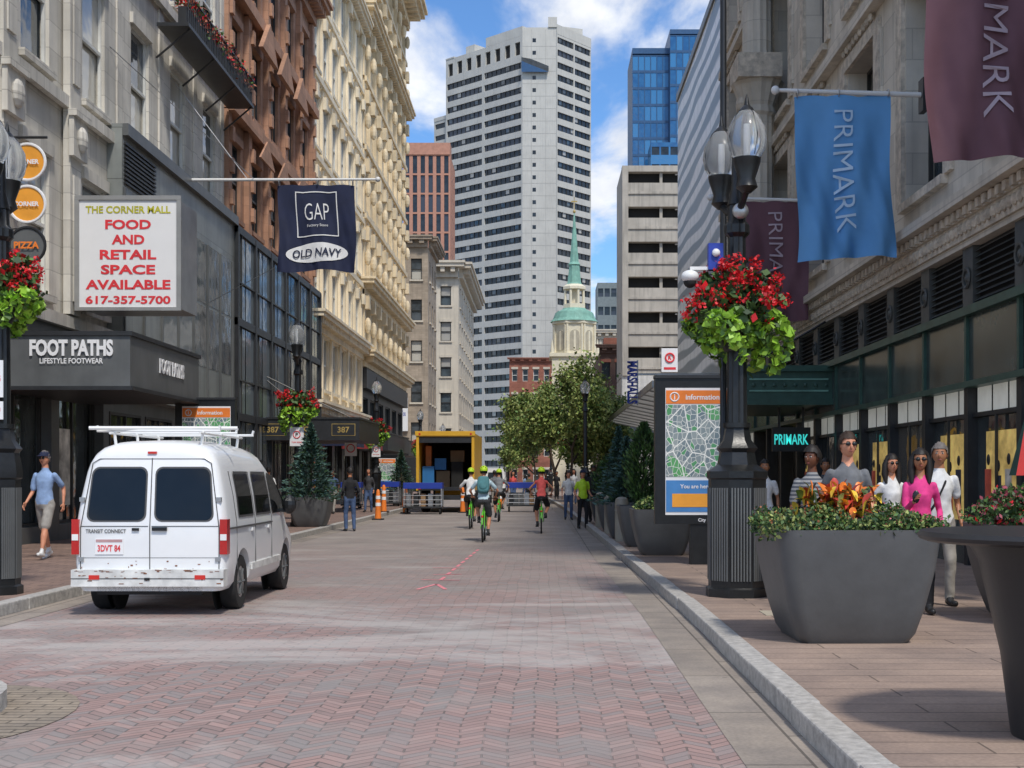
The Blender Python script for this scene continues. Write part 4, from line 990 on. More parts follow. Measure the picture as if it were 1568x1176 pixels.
    sm((0,0,.52),(0,0,1.0));sm((0,0,1.0),(0,0,1.80));sm((-.79,0,.52),(-.79,0,1.0));sm((.79,0,.52),(.79,0,1.0));sm((-.79,0,1.0),(-.68,0,1.74));sm((.79,0,1.0),(.68,0,1.74));sm((-.79,0,.52),(.79,0,.52)); sm((-.68,0,1.74),(-.6,0,1.79),.005); sm((.68,0,1.74),(.6,0,1.79),.005);sm((-.6,0,1.79),(.6,0,1.79),.005); sm((-.78,0,1.02),(-.02,0,1.02),.004);sm((.02,0,1.02),(.78,0,1.02),.004); sm((-.78,0,.66),(.78,0,.66),.003)
    for s in (-1,1):
        d.box(s*.845-.042,s*.845+.042,-.02,.12,.70,1.10,tail) ; d.box(s*.845-.036,s*.845+.036,-.026,-.021,.86,.93,white)
        for z_ in (.62,1.3): d.box(s*.78-.03,s*.78+.03,-.02+yr(z_),.02+yr(z_),z_,z_+.05,silver)
    d.box(.03,.20,-.03,-.003,.97,1.01,black); d.box(-.62,-.30,-.012,-.003,.70,.88,whitetx); d.box(-.61,-.31,-.016,-.0125,.84,.87,mat('plate_text',(.5,.3,.3),.5))
    d.text('3DVT 84',-.46,.77,.26,-.018,redtxt,h=.075); d.text('TRANSIT CONNECT',-.50,.965,.46,-.006,seam,h=.045)
    d.box(-.2,-.12,-.02,-.003,.97,1.0,black)
    d.box(-.865,.865,-.10,.1,.34,.53,grime); d.box(-.865,.865,-.104,-.1005,.425,.435,seam)
    for i in range(46):
        x=R.uniform(-.84,.84); z_=R.choice([R.uniform(.36,.50),R.uniform(.50,.525)]); w=R.uniform(.008,.06); d.box(x,min(x+w,.86),-.1045,-.1042,z_,z_+R.uniform(.003,.012),rust)
    for i in range(14): x=R.uniform(-.8,.8); z_=R.uniform(.53,.62); d.box(x,x+R.uniform(.005,.03),-.0045,-.001,z_,z_+R.uniform(.004,.02),rust)
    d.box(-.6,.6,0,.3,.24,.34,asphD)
    for s in (-1,1): d.box(s*.6-.06,s*.6+.06,-.109,-.105,.42,.47,red)
    d.box(-.03,.03,-.11,-.105,.41,.44,black); d.box(-.05,.05,-.02+.11,.05+.11,1.85,1.875,red)
    def sx(z): return hwz(z,2)+.006
    for s in (-1,1):
        for (ya,yb) in ((.62,1.42),(1.56,2.42)):
            for (e,m_,of) in ((.0,seam,0),(.03,tint,.004)):
                zz=[1.10+e,1.35,1.65-e]; yl=[ya+e,ya+.03+e,ya+.07+e]
                for q in range(2):
                    P=[(yl[q],zz[q]),(yb-e,zz[q]),(yb-e,zz[q+1]),(yl[q+1],zz[q+1])]
                    d.add([(s*(sx(z)+of+.004),y,z) for y,z in (P if s>0 else P[::-1])],[(0,1,2,3)],m_)
        P=[(2.52,1.1),(3.42,1.1),(3.30,1.28),(2.86,1.60),(2.52,1.64)]
        d.add([(s*(sx(z)+.012),y,z) for y,z in (P if s>0 else P[::-1])],[(0,1,2,3,4)],tint)
        for y in (.5,1.49,2.47): d.tube([(s*.884,y,.5),(s*.876,y,1.05),(s*(hwz(1.35,2)+.002),y,1.35),(s*(hwz(1.65,2)+.002),y,1.65)],.005,seam,4)
        d.box(*(sorted((s*.876,s*.896))),.15,2.45,.98,1.0,seam); d.box(*(sorted((s*.87,s*.895))),1.25,3.0,.44,.52,grime)
        for y in (1.35,2.3): d.box(*(sorted((s*.87,s*.905))),y-.12,y,.92,.96,white)
        d.box(*(sorted((s*.86,s*.98))),3.03,3.1,1.1,1.15,black); d.ell((s*1.0,3.05,1.2),(.10,.07,.13),black,12,8)
    d.quad((-.72,3.33,1.42),(.72,3.33,1.42),(.66,2.86,1.81),(-.66,2.86,1.81),tint)
    for y in (.35,1.2,2.1):
        d.tube([(-.72,y,2.12),(.72,y,2.12)],.016,white,8)
        for s in (-1,1): d.tube([(s*.50,y,1.96),(s*.52,y,2.12)],.018,white,6); d.tube([(s*.70,y,2.12),(s*.72,y,2.18)],.016,white,6)
    for s in (-1,1): d.tube([(s*.52,.2,2.09),(s*.52,2.3,2.09)],.014,white,8)
    d.tube([(-.78,.25,2.15),(.86,.6,2.16)],.022,white,8)
    o=d.obj('fittings'); o.parent=emp
    w=MB()
    for yy in (.82,3.48):
        w.tube([(-.7,yy,.32),(.7,yy,.32)],.05,blackm,8)
        for s in (-1,1):
            x=s*.76
            seg=28; 
            prof=[(.19,-.09),(.27,-.10),(.312,-.095),(.325,-.07),(.325,.07),(.312,.095),(.27,.10),(.19,.09)]
            vs=[];fs=[]
            for i in range(seg):
                a=2*math.pi*i/seg
                for r,h in prof: vs.append((x+h,yy+r*math.cos(a),.325+r*math.sin(a)))
            n=len(prof)
            for i in range(seg):
                for q in range(n-1): fs.append((i*n+q,((i+1)%seg)*n+q,((i+1)%seg)*n+q+1,i*n+q+1))
            w.add(vs,fs,rubber)
            for side in (-.085,.085):
                w.add([(x+side,yy+.19*math.cos(2*math.pi*i/20),.325+.19*math.sin(2*math.pi*i/20)) for i in range(20)],[tuple(range(20))],silver if side*s>0 else asphD)
            for q in range(6): a=q*math.pi/3; w.tube([(x+s*.088,yy,.325),(x+s*.088,yy+.17*math.cos(a),.325+.17*math.sin(a))],.018,dgrey,4)
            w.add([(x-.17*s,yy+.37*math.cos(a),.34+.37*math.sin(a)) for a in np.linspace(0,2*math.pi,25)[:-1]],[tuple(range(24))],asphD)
    o=w.obj('wheels',smooth=40); o.parent=emp
build_van()
# ------------------------------------------------------------ box truck
b=MB(); b.frame(-4.15,56,0); w=1.25
b.box(-w,-w+.12,0,7,.95,3.42,yellow); b.box(w-.12,w,0,7,.95,3.42,yellow); b.box(-w+.12,w-.12,0,7,3.25,3.42,yellow); b.box(-w+.12,w-.12,0,7,.95,1.1,blackm); b.box(-w+.12,w-.12,4.5,4.6,1.1,3.25,asphD)
b.box(-w-.04,w+.04,-.05,-.003,3.30,3.5,yellow); b.box(-w+.13,w-.13,.02,.3,3.0,3.24,blackm)
b.box(-w,w,.0,1,.55,.75,blackm); b.box(-1.0,1.0,7.1,9,.6,2.6,yellow)
for s in (-1,1):
    for y in (1.6,2.4,8): b.M=Matrix.Translation((-4.15+s*1.0,56+y,.5))@Matrix.Rotation(rad(90),4,'Y'); b.lathe([(.2,-.15),(.48,-.15),(.5,-.1),(.5,.1),(.48,.15),(.2,.15)],0,0,rubber,20)
    b.frame(-4.15,56,0); b.box(s*1.1-.06,s*1.1+.06,-.06,-.051,1.0,1.15,red); b.box(s*1.1-.04,s*1.1+.04,-.06,-.051,3.33,3.42,red)
cb=mat('crate_blue',(.03,.18,.45),.5); cd=mat('cardboard',(.35,.22,.12),.8)
for (x,y,z0,ww,hh,c) in ((-.8,.8,1.1,.5,.9,cb),(-.2,1.4,1.1,.6,.7,cd),(.45,.9,1.1,.5,1.1,asphD),(-.3,1.2,1.85,.5,.5,cb),(.4,1.8,2.2,.6,.5,cd),(-.85,1.5,2.0,.25,.9,orange)): b.box(x-ww/2,x+ww/2,y,y+.5,z0,z0+hh,c)
b.obj('box_truck',bevel=.02)
def cart(x,y,w=1.7,nm='equipment_cart'):
    b=MB(); b.frame(x,y,0); b.box(-w/2,w/2,0,.8,.25,.32,blackm); b.box(-w/2,w/2,0,.8,1.05,1.3,blue)
    for a in (-w/2+.03,w/2-.03):
        for yy in (.03,.77): b.box(a-.03,a+.03,yy-.03,yy+.03,.32,1.05,silver)
    for k in range(5): xx=-w/2+.2+k*(w-.4)/4; b.box(xx-.1,xx+.1,.2,.6,.32,.85,R.choice([cd,silver,dgrey,blackm]))
    for a in (-w/2+.1,w/2-.1):
        for yy in (.1,.7): b.torus((a,yy,.12),.08,.04,rubber,'x',12,6)
    for k in range(3): b.box(-w/2,w/2,-.02,-.001,.4+k*.18,.43+k*.18,silver)
    b.obj(nm,bevel=.01)
cart(-4.9,53.6,1.6); cart(-.9,57,1.3); cart(-7.4,62,1.2); cart(-8.5,58,.9)
def cone(x,y,z=0):
    b=MB(); b.box(x-.2,x+.2,y-.2,y+.2,z,z+.05,rubber); b.lathe([(.12,z+.05),(.10,z+.35),(.08,z+.8),(.06,z+1.05),(.03,z+1.1)],x,y,orange,14); b.lathe([(.101,z+.5),(.093,z+.62)],x,y,whitetx,14); b.lathe([(.09,z+.75),(.083,z+.87)],x,y,whitetx,14); b.obj('traffic_cone',smooth=40)
for x,y in ((-5.9,47),(-5.75,55),(-6.3,60),(-3.4,56),(-2.0,62),(-6.3,52),(-.2,66)): cone(x,y,.13 if x<-6.15 else 0)
b=MB(); b.tube([(-7.9,54,.13),(-7.9,54,3.1)],.03,silver,6); b.box(-8.15,-7.65,53.94,53.96,2.4,3.0,whitetx); b.torus((-7.9,53.93,2.72),.16,.02,redtxt,'y',18,4); b.obj('parking_sign')
b=MB(); b.frame(-4.6,128,0); prof=[(-.95,.35),(.95,.35),(.97,1.2),(.85,2.1),(.7,2.3),(-.7,2.3),(-.85,2.1),(-.97,1.2)]
b.prismy(prof,0,4.6,white); b.prismy([(-.75,1.25),(.75,1.25),(.68,1.9),(-.68,1.9)],-.01,-.004,glT)
for s in (-1,1):
    b.box(s*.85-.08,s*.85+.08,-.012,-.003,.8,1.1,red)
    for y in (.9,3.7): b.torus((s*.85,y,.33),.22,.11,rubber,'x',20,8)
b.obj('delivery_van',bevel=.03)
# ------------------------------------------------------------ people
def ik(a,b,l1,l2,pole):
    d=b-a; L=min(d.length,(l1+l2)*.998); dn=d.normalized(); b2=a+dn*L
    x=(l1*l1-l2*l2+L*L)/(2*L); h=math.sqrt(max(l1*l1-x*x,0)); p=Vector(pole); p=p-dn*p.dot(dn); p.normalize()
    return a+dn*x+p*h,b2
def person(name,loc,yaw,shirt,pants,skin,hair,h=1.75,lean=0,ank=None,wr=None,pel=.945,pely=0,shorts=False,sleeve=.6,shoe=None,hairst='short',hat=None,glasses=False,fem=False,vox=.016,pack=None,turn=0,toe=(0,0),phone=False,mb=None,fine=True,armpole=None,strap=None,vneck=False,kneepole=((-.15,1,0),(.15,1,0))):
    shoe=shoe or blackm
    ank=ank or ((-.10,.04,.085),(.11,-.05,.085)); wr=wr or ((-.23,.04,.90),(.23,-.02,.90))
    U=Vector((0,math.sin(lean),math.cos(lean))); F=Vector((0,math.cos(lean),-math.sin(lean))); X=Vector((1,0,0)); P=Vector((0,pely,pel))
    sw=.145 if fem else .165; k=.84 if fem else .93
    prims=[]; t=MB()
    secs=[(-.12,.10,.08),(-.06,.15,.105),(.0,.162,.113),(.08,.152*k,.108),(.2,.135*k,.10),(.34,.156*k,.116 if not fem else .125),(.42,.160*k,.108),(.47,.135*k,.085),(.505,.092*k,.068),(.54,.058,.055),(.64,.050,.052)]
    seg=20; vs=[];fs=[]
    for s_,rx,ry in secs:
        c=P+U*s_+F*(.015 if s_<.4 else 0)
        for i in range(seg): a=2*math.pi*i/seg; vs.append(c+X*rx*math.cos(a)+F*ry*math.sin(a))
    for j in range(len(secs)-1):
        for i in range(seg): l=(i+1)%seg; fs.append((j*seg+i,j*seg+l,(j+1)*seg+l,(j+1)*seg+i))
    fs.append(tuple(range(seg))[::-1]); fs.append(tuple((len(secs)-1)*seg+i for i in range(seg)))
    t.add(vs,fs,shirt)
    for (a,b_,r,m) in ((-.1,-.05,.13,pants),(-.03,.2,.13,shirt),(.2,.43,.135,shirt),(.43,.48,.10,shirt),(.515,.66,.058,skin)): prims.append((P+U*a,P+U*b_,r,r,m))
    prims.append((P+U*.42-X*.11,P+U*.42+X*.11,.085,.085,shirt))
    if vneck: prims.append((P+U*.56+F*.06,P+U*.43+F*.115,.055,.035,skin))
    def seg2(p0,p1,r0,r1,m): t.tube([p0,p0.lerp(p1,.5),p1],[r0,(r0+r1)/2,r1],shirt,12); t.ell(p1,(r1,r1,r1),shirt,10,6); t.ell(p0,(r0,r0,r0),shirt,10,6); prims.append((p0,p1,r0,r1,m))
    hands=[]
    for i,s in enumerate((-1,1)):
        hip=P+X*s*.085+Vector((0,0,-.04)); A=Vector(ank[i]); kn,A=ik(hip,A,.425,.405,kneepole[i])
        if shorts:
            m1=hip.lerp(kn,.88); seg2(hip,m1,.088,.082,pants); seg2(m1,kn,.056,.052,skin); c=kn.lerp(A,.3); seg2(kn,c,.05,.054,skin); seg2(c,kn.lerp(A,.86),.054,.035,skin); seg2(kn.lerp(A,.86),A,.037,.04,white if shoe==white else shoe)
        else:
            seg2(hip,kn,.088,.066,pants); seg2(kn,A,.066,.052,pants)
        f0=A+Vector((s*.0,-.055,-.045)); ta=toe[i]; f1=A+Vector((s*.025,.15*math.cos(ta),-.05-.15*math.sin(ta))); seg2(f0,f1,.038,.034,shoe); seg2(A,A+Vector((0,.07,-.03)),.042,.036,shoe)
        sh=P+U*.44+X*s*sw; W_=Vector(wr[i]); pl=armpole[i] if armpole else (s*.22,-.8,-.5); el,W_=ik(sh,W_,.29,.25,pl)
        ra=.80 if fem else .92
        if sleeve<=0.05: seg2(sh,el,.045*ra,.037*ra,skin); seg2(el,W_,.037*ra,.025*ra,skin)
        elif sleeve<1: m1=sh.lerp(el,sleeve); seg2(sh,m1,.056*ra,.058*ra,shirt); seg2(m1,el,.040*ra,.036*ra,skin); seg2(el,W_,.038*ra,.025*ra,skin)
        else: seg2(sh,el,.055*ra,.048*ra,shirt); seg2(el,W_,.048*ra,.034*ra,shirt)
        hands.append((W_,(W_-el).normalized(),s))
    o=t.obj('tmp'); md=o.modifiers.new('r','REMESH'); md.mode='VOXEL'; md.voxel_size=vox; sm_=o.modifiers.new('s','SMOOTH'); sm_.iterations=3; sm_.factor=.6
    dg=bpy.context.evaluated_depsgraph_get(); me=bpy.data.meshes.new_from_object(o.evaluated_get(dg))
    V=np.array([v.co[:] for v in me.vertices])+np.array(o.location); Fc=[tuple(p.vertices) for p in me.polygons]
    bpy.data.objects.remove(o); bpy.data.meshes.remove(me)
    C=np.array([V[list(f)].mean(0) for f in Fc]); best=np.full(len(C),9.); bi=np.zeros(len(C),int)
    for q,(a,b_,r0,r1,m) in enumerate(prims):
        a=np.array(a);b_=np.array(b_);d=b_-a; tt=np.clip((C-a)@d/max(d@d,1e-9),0,1); dist=np.linalg.norm(C-a-tt[:,None]*d,axis=1)-(r0+(r1-r0)*tt); w_=dist<best; best[w_]=dist[w_]; bi[w_]=q
    M=MB() if mb is None else mb
    sc=h/1.75; M.M=Matrix.Translation(loc)@Matrix.Rotation(rad(yaw),4,'Z')@Matrix.Scale(sc,4)
    Vn=[Vector(v) for v in V]; Vn=[v+Vector((noise.noise(v*9),noise.noise(v*9+Vector((5,0,0))),0))*.010 for v in Vn]
    b0=len(M.v); M.v+=[(M.M@v)[:] for v in Vn]; M.f+=[tuple(i+b0 for i in f) for f in Fc]
    M.m+=[M.mi(prims[q][4]) for q in bi]
    for W_,d,s in hands:
        lat=(F-d*F.dot(d)); lat=lat.normalized() if lat.length>.3 else Vector((s,0,0)); nrm=d.cross(lat).normalized(); 
        if nrm.x*s>0: nrm=-nrm
        rot=Matrix((lat,nrm,d)).transposed()
        M.ell(W_+d*.045,(.04,.016,.052),skin,10,8,rot=rot)
        for q in range(4):
            L=(.068,.078,.074,.058)[q]; o_=W_+d*.085+lat*(.030-.020*q); M.tube([o_-d*.02,o_+d*L*.35+nrm*.004,o_+d*L*.7+nrm*.018,o_+d*L*.9+nrm*.035],[.009,.009,.0085,.006],skin,6)
        o_=W_+d*.03+lat*.034; M.tube([o_-lat*.01,o_+lat*.022+d*.025+nrm*.01,o_+lat*.022+d*.05+nrm*.02],[.011,.010,.007],skin,6)
    if phone: W_,d,s=hands[1]; M.ell(W_+d*.1,(.04,.012,.07),black,8,6)
    if strap: M.tube([P+U*.49-X*.08+F*.02,P+U*.40-X*.03+F*.125,P+U*.2+X*.06+F*.125,P+U*.02+X*.16+F*.05],.013,strap,6); M.ell(P+U*-.02+X*.19,(.05,.11,.09),strap,10,8)
    nt_=P+U*.60; H=nt_+Vector((0,.022+.02*math.sin(lean),.115)); HR=Matrix.Rotation(rad(turn),3,'Z')
    def hf(u,p):
        if u.z<0: p.x*=1-.30*u.z*u.z; p.y*=1-.12*u.z*u.z
        if u.y>.3: p.y+=-.006*math.exp(-((u.z-.12)**2)/.02)
        p.y+=.010*math.exp(-((u.z+.85)**2)/.03)*(1 if u.y>0 else 0)
        return p
    sg,rg=(20,16) if fine else (12,8)
    M.ell(H,(.077,.096,.118),skin,sg,rg,hf,rot=HR)
    def L(x,y,z): return H+HR@Vector((x,y,z))
    M.ell(L(0,.100,-.018),(.012,.016,.025),skin,8,6,rot=HR)
    for s in (-1,1):
        M.ell(L(s*.078,-.005,-.005),(.010,.02,.032),skin,8,6,rot=HR)
        M.ell(L(s*.03,.083,.012),(.014,.008,.007),eyeW,8,6,rot=HR); M.ell(L(s*.03,.089,.012),(.006,.005,.006),black,8,6,rot=HR); M.ell(L(s*.031,.088,.033),(.019,.006,.004),hair,8,4,rot=HR)
        if glasses: M.ell(L(s*.032,.095,.012),(.027,.009,.019),black,10,6,rot=HR); M.tube([L(s*.058,.085,.015),L(s*.08,.0,.01)],.004,black,4)
    M.ell(L(0,.088,-.058),(.023,.010,.006),lip,8,6,rot=HR)
    def hn(u,p): return p+u*.014*noise.noise(u*5)
    if hairst!='none':
        lo=-.35 if hairst in('short','afro') else -.8
        r_=(.089,.107,.132) if hairst!='afro' else (.105,.12,.148)
        M.ell(L(0,-.008,.008),r_,hair,sg+8,rg+6,hn,rot=HR,keep=lambda u:(u.z>.40 and u.y<.9) or (u.z>.58) or (u.y<.12 and u.z>lo) or (u.y<.5 and u.z>.0 and abs(u.x)>.55))
    if hairst=='long':
        for s in (-1,1): M.tube([L(s*.045,.0,.085),L(s*.088,.0,-.01),L(s*.095,.0,-.13),L(s*.09,.035,-.25)],[.035,.040,.043,.018],hair,10)
        M.tube([L(0,-.06,.05),L(0,-.08,-.08),L(0,-.08,-.22)],[.075,.085,.04],hair,10)
    if hat=='cap':
        M.ell(L(0,-.005,.035),(.09,.108,.10),navy,16,10,rot=HR,keep=lambda u:u.z>-.05); M.ell(L(0,.12,.045),(.065,.07,.012),navy,12,6,rot=HR)
    if hat=='helmet':
        def hv(u,p): return p*(1+.03*math.cos(6*math.atan2(u.x,abs(u.z)+.1)))
        M.ell(L(0,-.015,.045),(.102,.142,.105),vest,24,12,hv,rot=HR,keep=lambda u:u.z>-.15)
        for s in (-.5,0,.5): M.ell(L(s*.09,-.08,.12-abs(s)*.05),(.012,.06,.02),blackm,8,6,rot=HR)
    if pack:
        c=P+U*.30-F*.17; rot=Matrix((X,F,U)).transposed()
        def bx(u,p):
            q=Vector([math.copysign(abs(v)**.55,v) for v in u]); return Vector((q.x*.15,q.y*.09,q.z*.22))
        M.ell(c,(1,1,1),pack,16,12,bx,rot=rot); M.ell(c-F*.07-U*.07,(.11,.05,.09),pack,12,8,rot=rot)
        for s in (-1,1): M.tube([P+U*.18-F*.12+X*s*.1,P+U*.47-F*.06+X*s*.11,P+U*.5+F*.03+X*s*.11,P+U*.3+F*.14+X*s*.11],.016,pack,6)
    if mb is None: return M.obj(name,smooth=50)
    return M
lblue=cloth('shirt_light_blue',(.26,.38,.60)); khaki=cloth('shorts_grey',(.33,.31,.28)); greyT=cloth('tee_grey',(.15,.155,.165)); charc=cloth('tee_charcoal',(.05,.05,.055)); pink=cloth('top_pink',(.75,.05,.25)); whiteT=cloth('tee_white',(.74,.74,.73)); denim=cloth('denim',(.06,.10,.20)); blk=cloth('cloth_black',(.015,.015,.018)); coral=cloth('tank_coral',(.65,.10,.09)); paleb=cloth('tee_pale_blue',(.5,.65,.72)); tealp=cloth('backpack_teal',(.07,.20,.22)); olive_=cloth('cloth_olive',(.10,.10,.06))
def stripecloth():
    m,t,b=base('tee_striped'); pos=nd(t,'ShaderNodeNewGeometry').outputs['Position']; sx=nd(t,'ShaderNodeSeparateXYZ',{0:pos})
    c=mixc(t,mth(t,'GREATER_THAN',mth(t,'FRACT',mth(t,'MULTIPLY',sx.outputs[2],22.0)),.5),(.08,.09,.11,1),(.30,.30,.30,1)); t.links.new(c,b.inputs['Base Color']); b.inputs['Roughness'].default_value=.85; return m
stripe=stripecloth()
G=.13
person('walking_man',(-8.75,23.0,G),172,lblue,khaki,skinL,hairG,1.86,ank=((-.08,.27,.09),(.09,-.30,.13)),wr=((-.25,-.14,.93),(.25,.16,.93)),shorts=True,shoe=white,hat='cap',glasses=True,toe=(-.2,.5),vox=.014,sleeve=.75)
person('standing_woman',(-8.55,26.2,G),180,coral,denim,skinM,hairD,1.66,fem=True,hairst='long',vox=.02)
person('standing_man',(3.10,15.0,G),165,stripe,denim,skinD,hairD,1.76,hairst='afro',wr=((-.2,.22,1.08),(.22,.16,.95)),turn=-25,sleeve=.75,vox=.012,ank=((-.1,.15,.09),(.1,-.12,.1)),strap=blk)
person('tall_man',(3.18,13.6,G),176,greyT,blk,skinL,hairB,1.88,glasses=True,vox=.012,ank=((-.1,.15,.09),(.1,-.12,.1)),wr=((-.24,.1,.93),(.24,-.05,.92)),turn=12,vneck=True,sleeve=.5)
person('woman_with_phone',(4.05,14.0,G),170,pink,blk,skinM,hairD,1.72,fem=True,hairst='long',glasses=True,phone=True,wr=((-.22,.1,.95),(.10,.27,1.22)),vox=.012,sleeve=1,ank=((-.08,.15,.09),(.08,-.12,.1)),vneck=True)
person('grey_haired_man',(4.50,14.8,G),178,whiteT,khaki,skinM,hairG,1.80,vox=.012,sleeve=.6,turn=-15,strap=blk)
person('walking_woman',(4.38,16.4,G),190,whiteT,denim,skinL,hairD,1.70,fem=True,hairst='long',glasses=True,vox=.014,vneck=True,sleeve=.4)
person('pedestrian',(3.75,22,G),170,whiteT,denim,skinM,hairD,1.7,vox=.02)
person('man_in_jeans',(-5.5,37.4,0),20,blk,denim,skinM,hairD,1.8,wr=((-.2,.12,1.0),(.22,.14,1.02)),vox=.02,sleeve=1,turn=30)
person('traffic_officer',(1.22,39.3,0),200,vest,blk,skinL,hairD,1.74,wr=((-.24,.14,.98),(.24,.14,.98)),vox=.02,hat='cap',sleeve=.6)
person('bystander',(1.62,41,G),170,blk,blk,skinD,hairD,1.74,vox=.022)
person('bystander',(.95,47,0),185,whiteT,denim,skinL,hairD,1.72,vox=.025,fine=False)
cl=[blk,whiteT,denim,charc,lblue,greyT,coral,olive_]
for i,(x,y) in enumerate([(-8.6,36),(-9.0,43),(-8.0,50),(-6.9,52),(-3.0,60),(-2.4,66),(-1.6,72),(-.7,70),(.2,74),(1.6,66),(2.2,58),(-.2,84),(-1.2,90),(-3.,88),(-7.6,82),(-8.3,78),(.9,80),(2.9,50),(3.6,28),(5.2,24)]):
    pz=G if (x<itp(LP,y) or x>itp(KP,y)) else 0
    person('bystander',(x,y,pz),R.choice([0,180,170,190,15,90]),cl[i%8],[denim,blk,khaki][i%3],[skinL,skinM,skinD][i%3],hairD,R.uniform(1.62,1.85),fem=i%3==0,hairst='long' if i%3==0 else 'short',vox=.03,fine=False,ank=((-.09,R.uniform(-.2,.2),.09),(.09,R.uniform(-.2,.2),.09)),sleeve=[.6,1][i%2])
bgreen=mat('bike_green',(.12,.55,.03),.35)
def cyclist(name,x,y,shirt,pants,skin,h=1.75,pack=None,sleeve=.6,fem=False,hairst='short',fc=bgreen,ph=.6):
    b=MB(); b.frame(x,y,0)
    for wy in (-.52,.55):
        b.torus((0,wy,.345),.325,.022,rubber,'x',32,8); b.torus((0,wy,.345),.30,.010,silver,'x',32,5)
        for k in range(14): a=math.pi*2*k/14; b.tube([(0,wy,.345),(0,wy+.3*math.cos(a),.345+.3*math.sin(a))],.0025,silver,3)
    bbk=(0,-.05,.30); 
    b.tube([bbk,(0,-.2,.80)],.018,fc,8); b.tube([(0,-.2,.82),(0,-.22,.92)],.013,silver,8); b.ell((0,-.24,.95),(.07,.13,.035),black,12,8)
    b.tube([bbk,(0,.38,.72)],.02,fc,8); b.tube([(0,-.18,.72),(0,.36,.82)],.017,fc,8); b.tube([(0,.36,.90),(0,.42,.68)],.02,fc,8)
    for s in (-.045,.045):
        b.tube([(s*.6,-.05,.30),(s,-.52,.345)],.010,fc,6); b.tube([(s*.4,-.19,.74),(s,-.52,.345)],.009,fc,6); b.tube([(s,.42,.68),(s,.55,.345)],.012,fc,6)
    b.tube([(0,.36,.9),(0,.38,1.04)],.014,silver,8); b.tube([(-.29,.30,1.04),(-.15,.38,1.04),(.15,.38,1.04),(.29,.30,1.04)],.013,black,8)
    b.tube([(0,-.52+.37*math.cos(a),.345+.37*math.sin(a)) for a in np.linspace(.3,2.9,10)],.022,fc,6); b.ell((0,-.80,.62),(.03,.02,.035),red,8,6)
    b.box(-.17,.17,.42,.68,.92,.94,blackm); b.box(-.17,.17,.42,.44,.94,1.12,blackm); b.box(-.17,.17,.66,.68,.94,1.12,blackm)
    py,pz=.17*math.sin(ph),.17*math.cos(ph)
    b.tube([(-.07,-.05,.30),(-.07,-.05+py,.30+pz)],.01,silver,6); b.tube([(.07,-.05,.30),(.07,-.05-py,.30-pz)],.01,silver,6); b.box(-.16,-.07,-.09+py,-.01+py,.29+pz,.31+pz,black); b.box(.07,.16,-.09-py,-.01-py,.29-pz,.31-pz,black)
    person('',(x,y,0),0,shirt,pants,skin,hairD,h=1.75,lean=.42,pel=1.03,pely=-.22,ank=((-.11,-.09+py,.385+pz),(.11,-.09-py,.385-pz)),wr=((-.28,.27,1.09),(.28,.27,1.09)),shorts=True,sleeve=sleeve,hat='helmet',fem=fem,hairst=hairst,pack=pack,mb=b,vox=.016,armpole=((-1,-.3,-.4),(1,-.3,-.4)),kneepole=((-.25,1,.2),(.25,1,.2)))
    b.obj(name,smooth=45)
cyclist('cyclist',-1.42,31.8,paleb,charc,skinL,pack=tealp,ph=.5)
cyclist('cyclist',-.02,36.4,coral,blk,skinL,sleeve=0,fem=True,ph=2.4)
cyclist('cyclist',-2.15,39.5,whiteT,blk,skinM,ph=1.1,sleeve=.8)
cyclist('cyclist',-1.5,45.5,stripe,blk,skinM,ph=3.5)
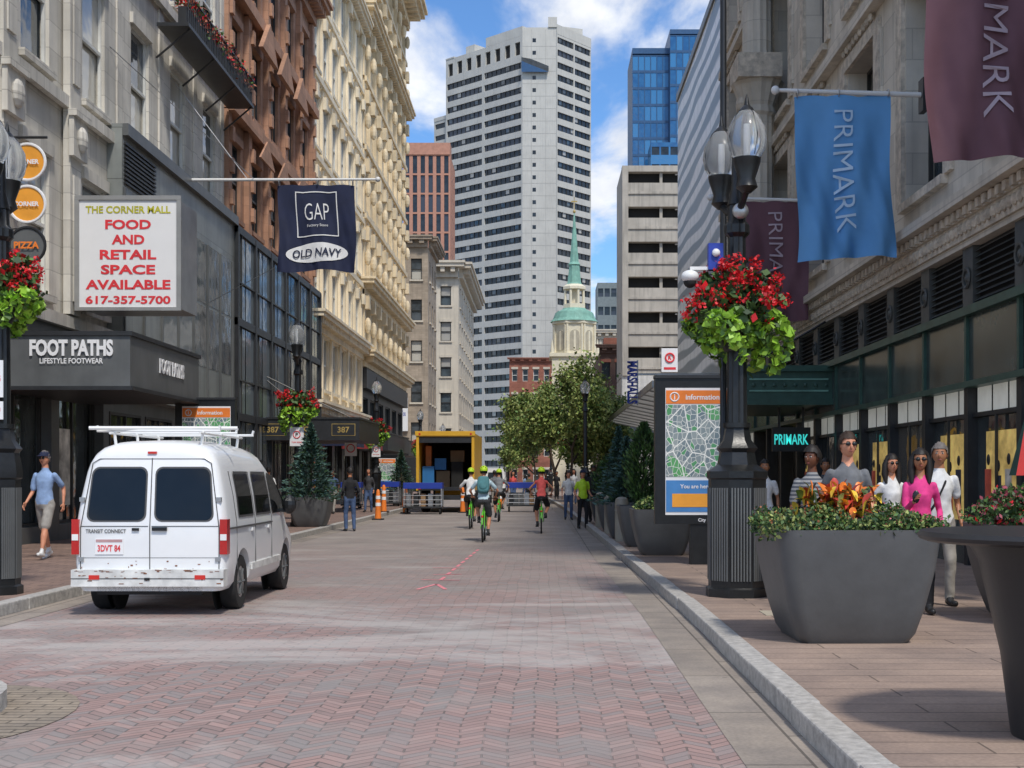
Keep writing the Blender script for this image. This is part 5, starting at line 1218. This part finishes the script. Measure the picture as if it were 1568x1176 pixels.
# ------------------------------------------------------------ world / light / camera
az=22; el=54
w=bpy.data.worlds.new('World'); S.world=w; w.use_nodes=True; t=w.node_tree; bg=t.nodes['Background']
sky=nd(t,'ShaderNodeTexSky',sky_type='NISHITA'); sky.sun_disc=False; sky.sun_elevation=rad(el); sky.sun_rotation=rad(180-az); sky.ozone_density=2.5; sky.dust_density=.4; sky.air_density=1.0
tc=nd(t,'ShaderNodeTexCoord'); sx=nd(t,'ShaderNodeSeparateXYZ',{0:tc.outputs['Generated']})
den=mth(t,'ADD',sx.outputs[2],.22)
cv=nd(t,'ShaderNodeCombineXYZ',{0:mth(t,'DIVIDE',sx.outputs[0],den),1:mth(t,'DIVIDE',sx.outputs[1],den),2:0.0})
mp=nd(t,'ShaderNodeMapping',{'Vector':cv.outputs[0],'Location':(.35,.2,0),'Scale':(1.5,1.1,1)})
cn=nd(t,'ShaderNodeTexNoise',{'Vector':mp.outputs[0],'Scale':2.1,'Detail':9.0,'Roughness':.55,'Distortion':.3})
f=nd(t,'ShaderNodeMapRange',{0:cn.outputs[0],1:.43,2:.60},interpolation_type='SMOOTHSTEP').outputs[0]  # cloud cover thickened; the unseen part overhead is added as soft fill
blu=mixc(t,1.0,sky.outputs[0],(.62,.88,1.15,1),'MULTIPLY')
cn2=nd(t,'ShaderNodeTexNoise',{'Vector':mp.outputs[0],'Scale':6.0,'Detail':6.0})
clc=mixc(t,ramp(t,cn2.outputs[0],.35,.65),(5.6,5.75,6.1,1),(7.3,7.35,7.4,1))
c=mixc(t,mth(t,'MULTIPLY',f,.93),blu,clc)
t.links.new(c,bg.inputs[0]); bg.inputs[1].default_value=.15
sd=bpy.data.lights.new('sun','SUN'); sd.energy=2.9; sd.angle=rad(6); sd.color=(1,.94,.85); so=bpy.data.objects.new('sun',sd); S.collection.objects.link(so)
dirv=Vector((math.sin(rad(az))*math.cos(rad(el)),-math.cos(rad(az))*math.cos(rad(el)),math.sin(rad(el))))
so.rotation_euler=dirv.to_track_quat('Z','Y').to_euler(); so.location=(20,-20,60)
cd_=bpy.data.cameras.new('camera'); cam=bpy.data.objects.new('camera',cd_); S.collection.objects.link(cam); S.camera=cam
cam.location=(0,0,1.6); cam.rotation_euler=(rad(90),0,0); cd_.sensor_width=36; cd_.lens=36*2000/1568; cd_.shift_x=-46/1568; cd_.shift_y=140/1568; cd_.clip_end=5000; cd_.clip_start=.1
S.view_settings.view_transform='Standard'; S.view_settings.look='None'; S.view_settings.exposure=0
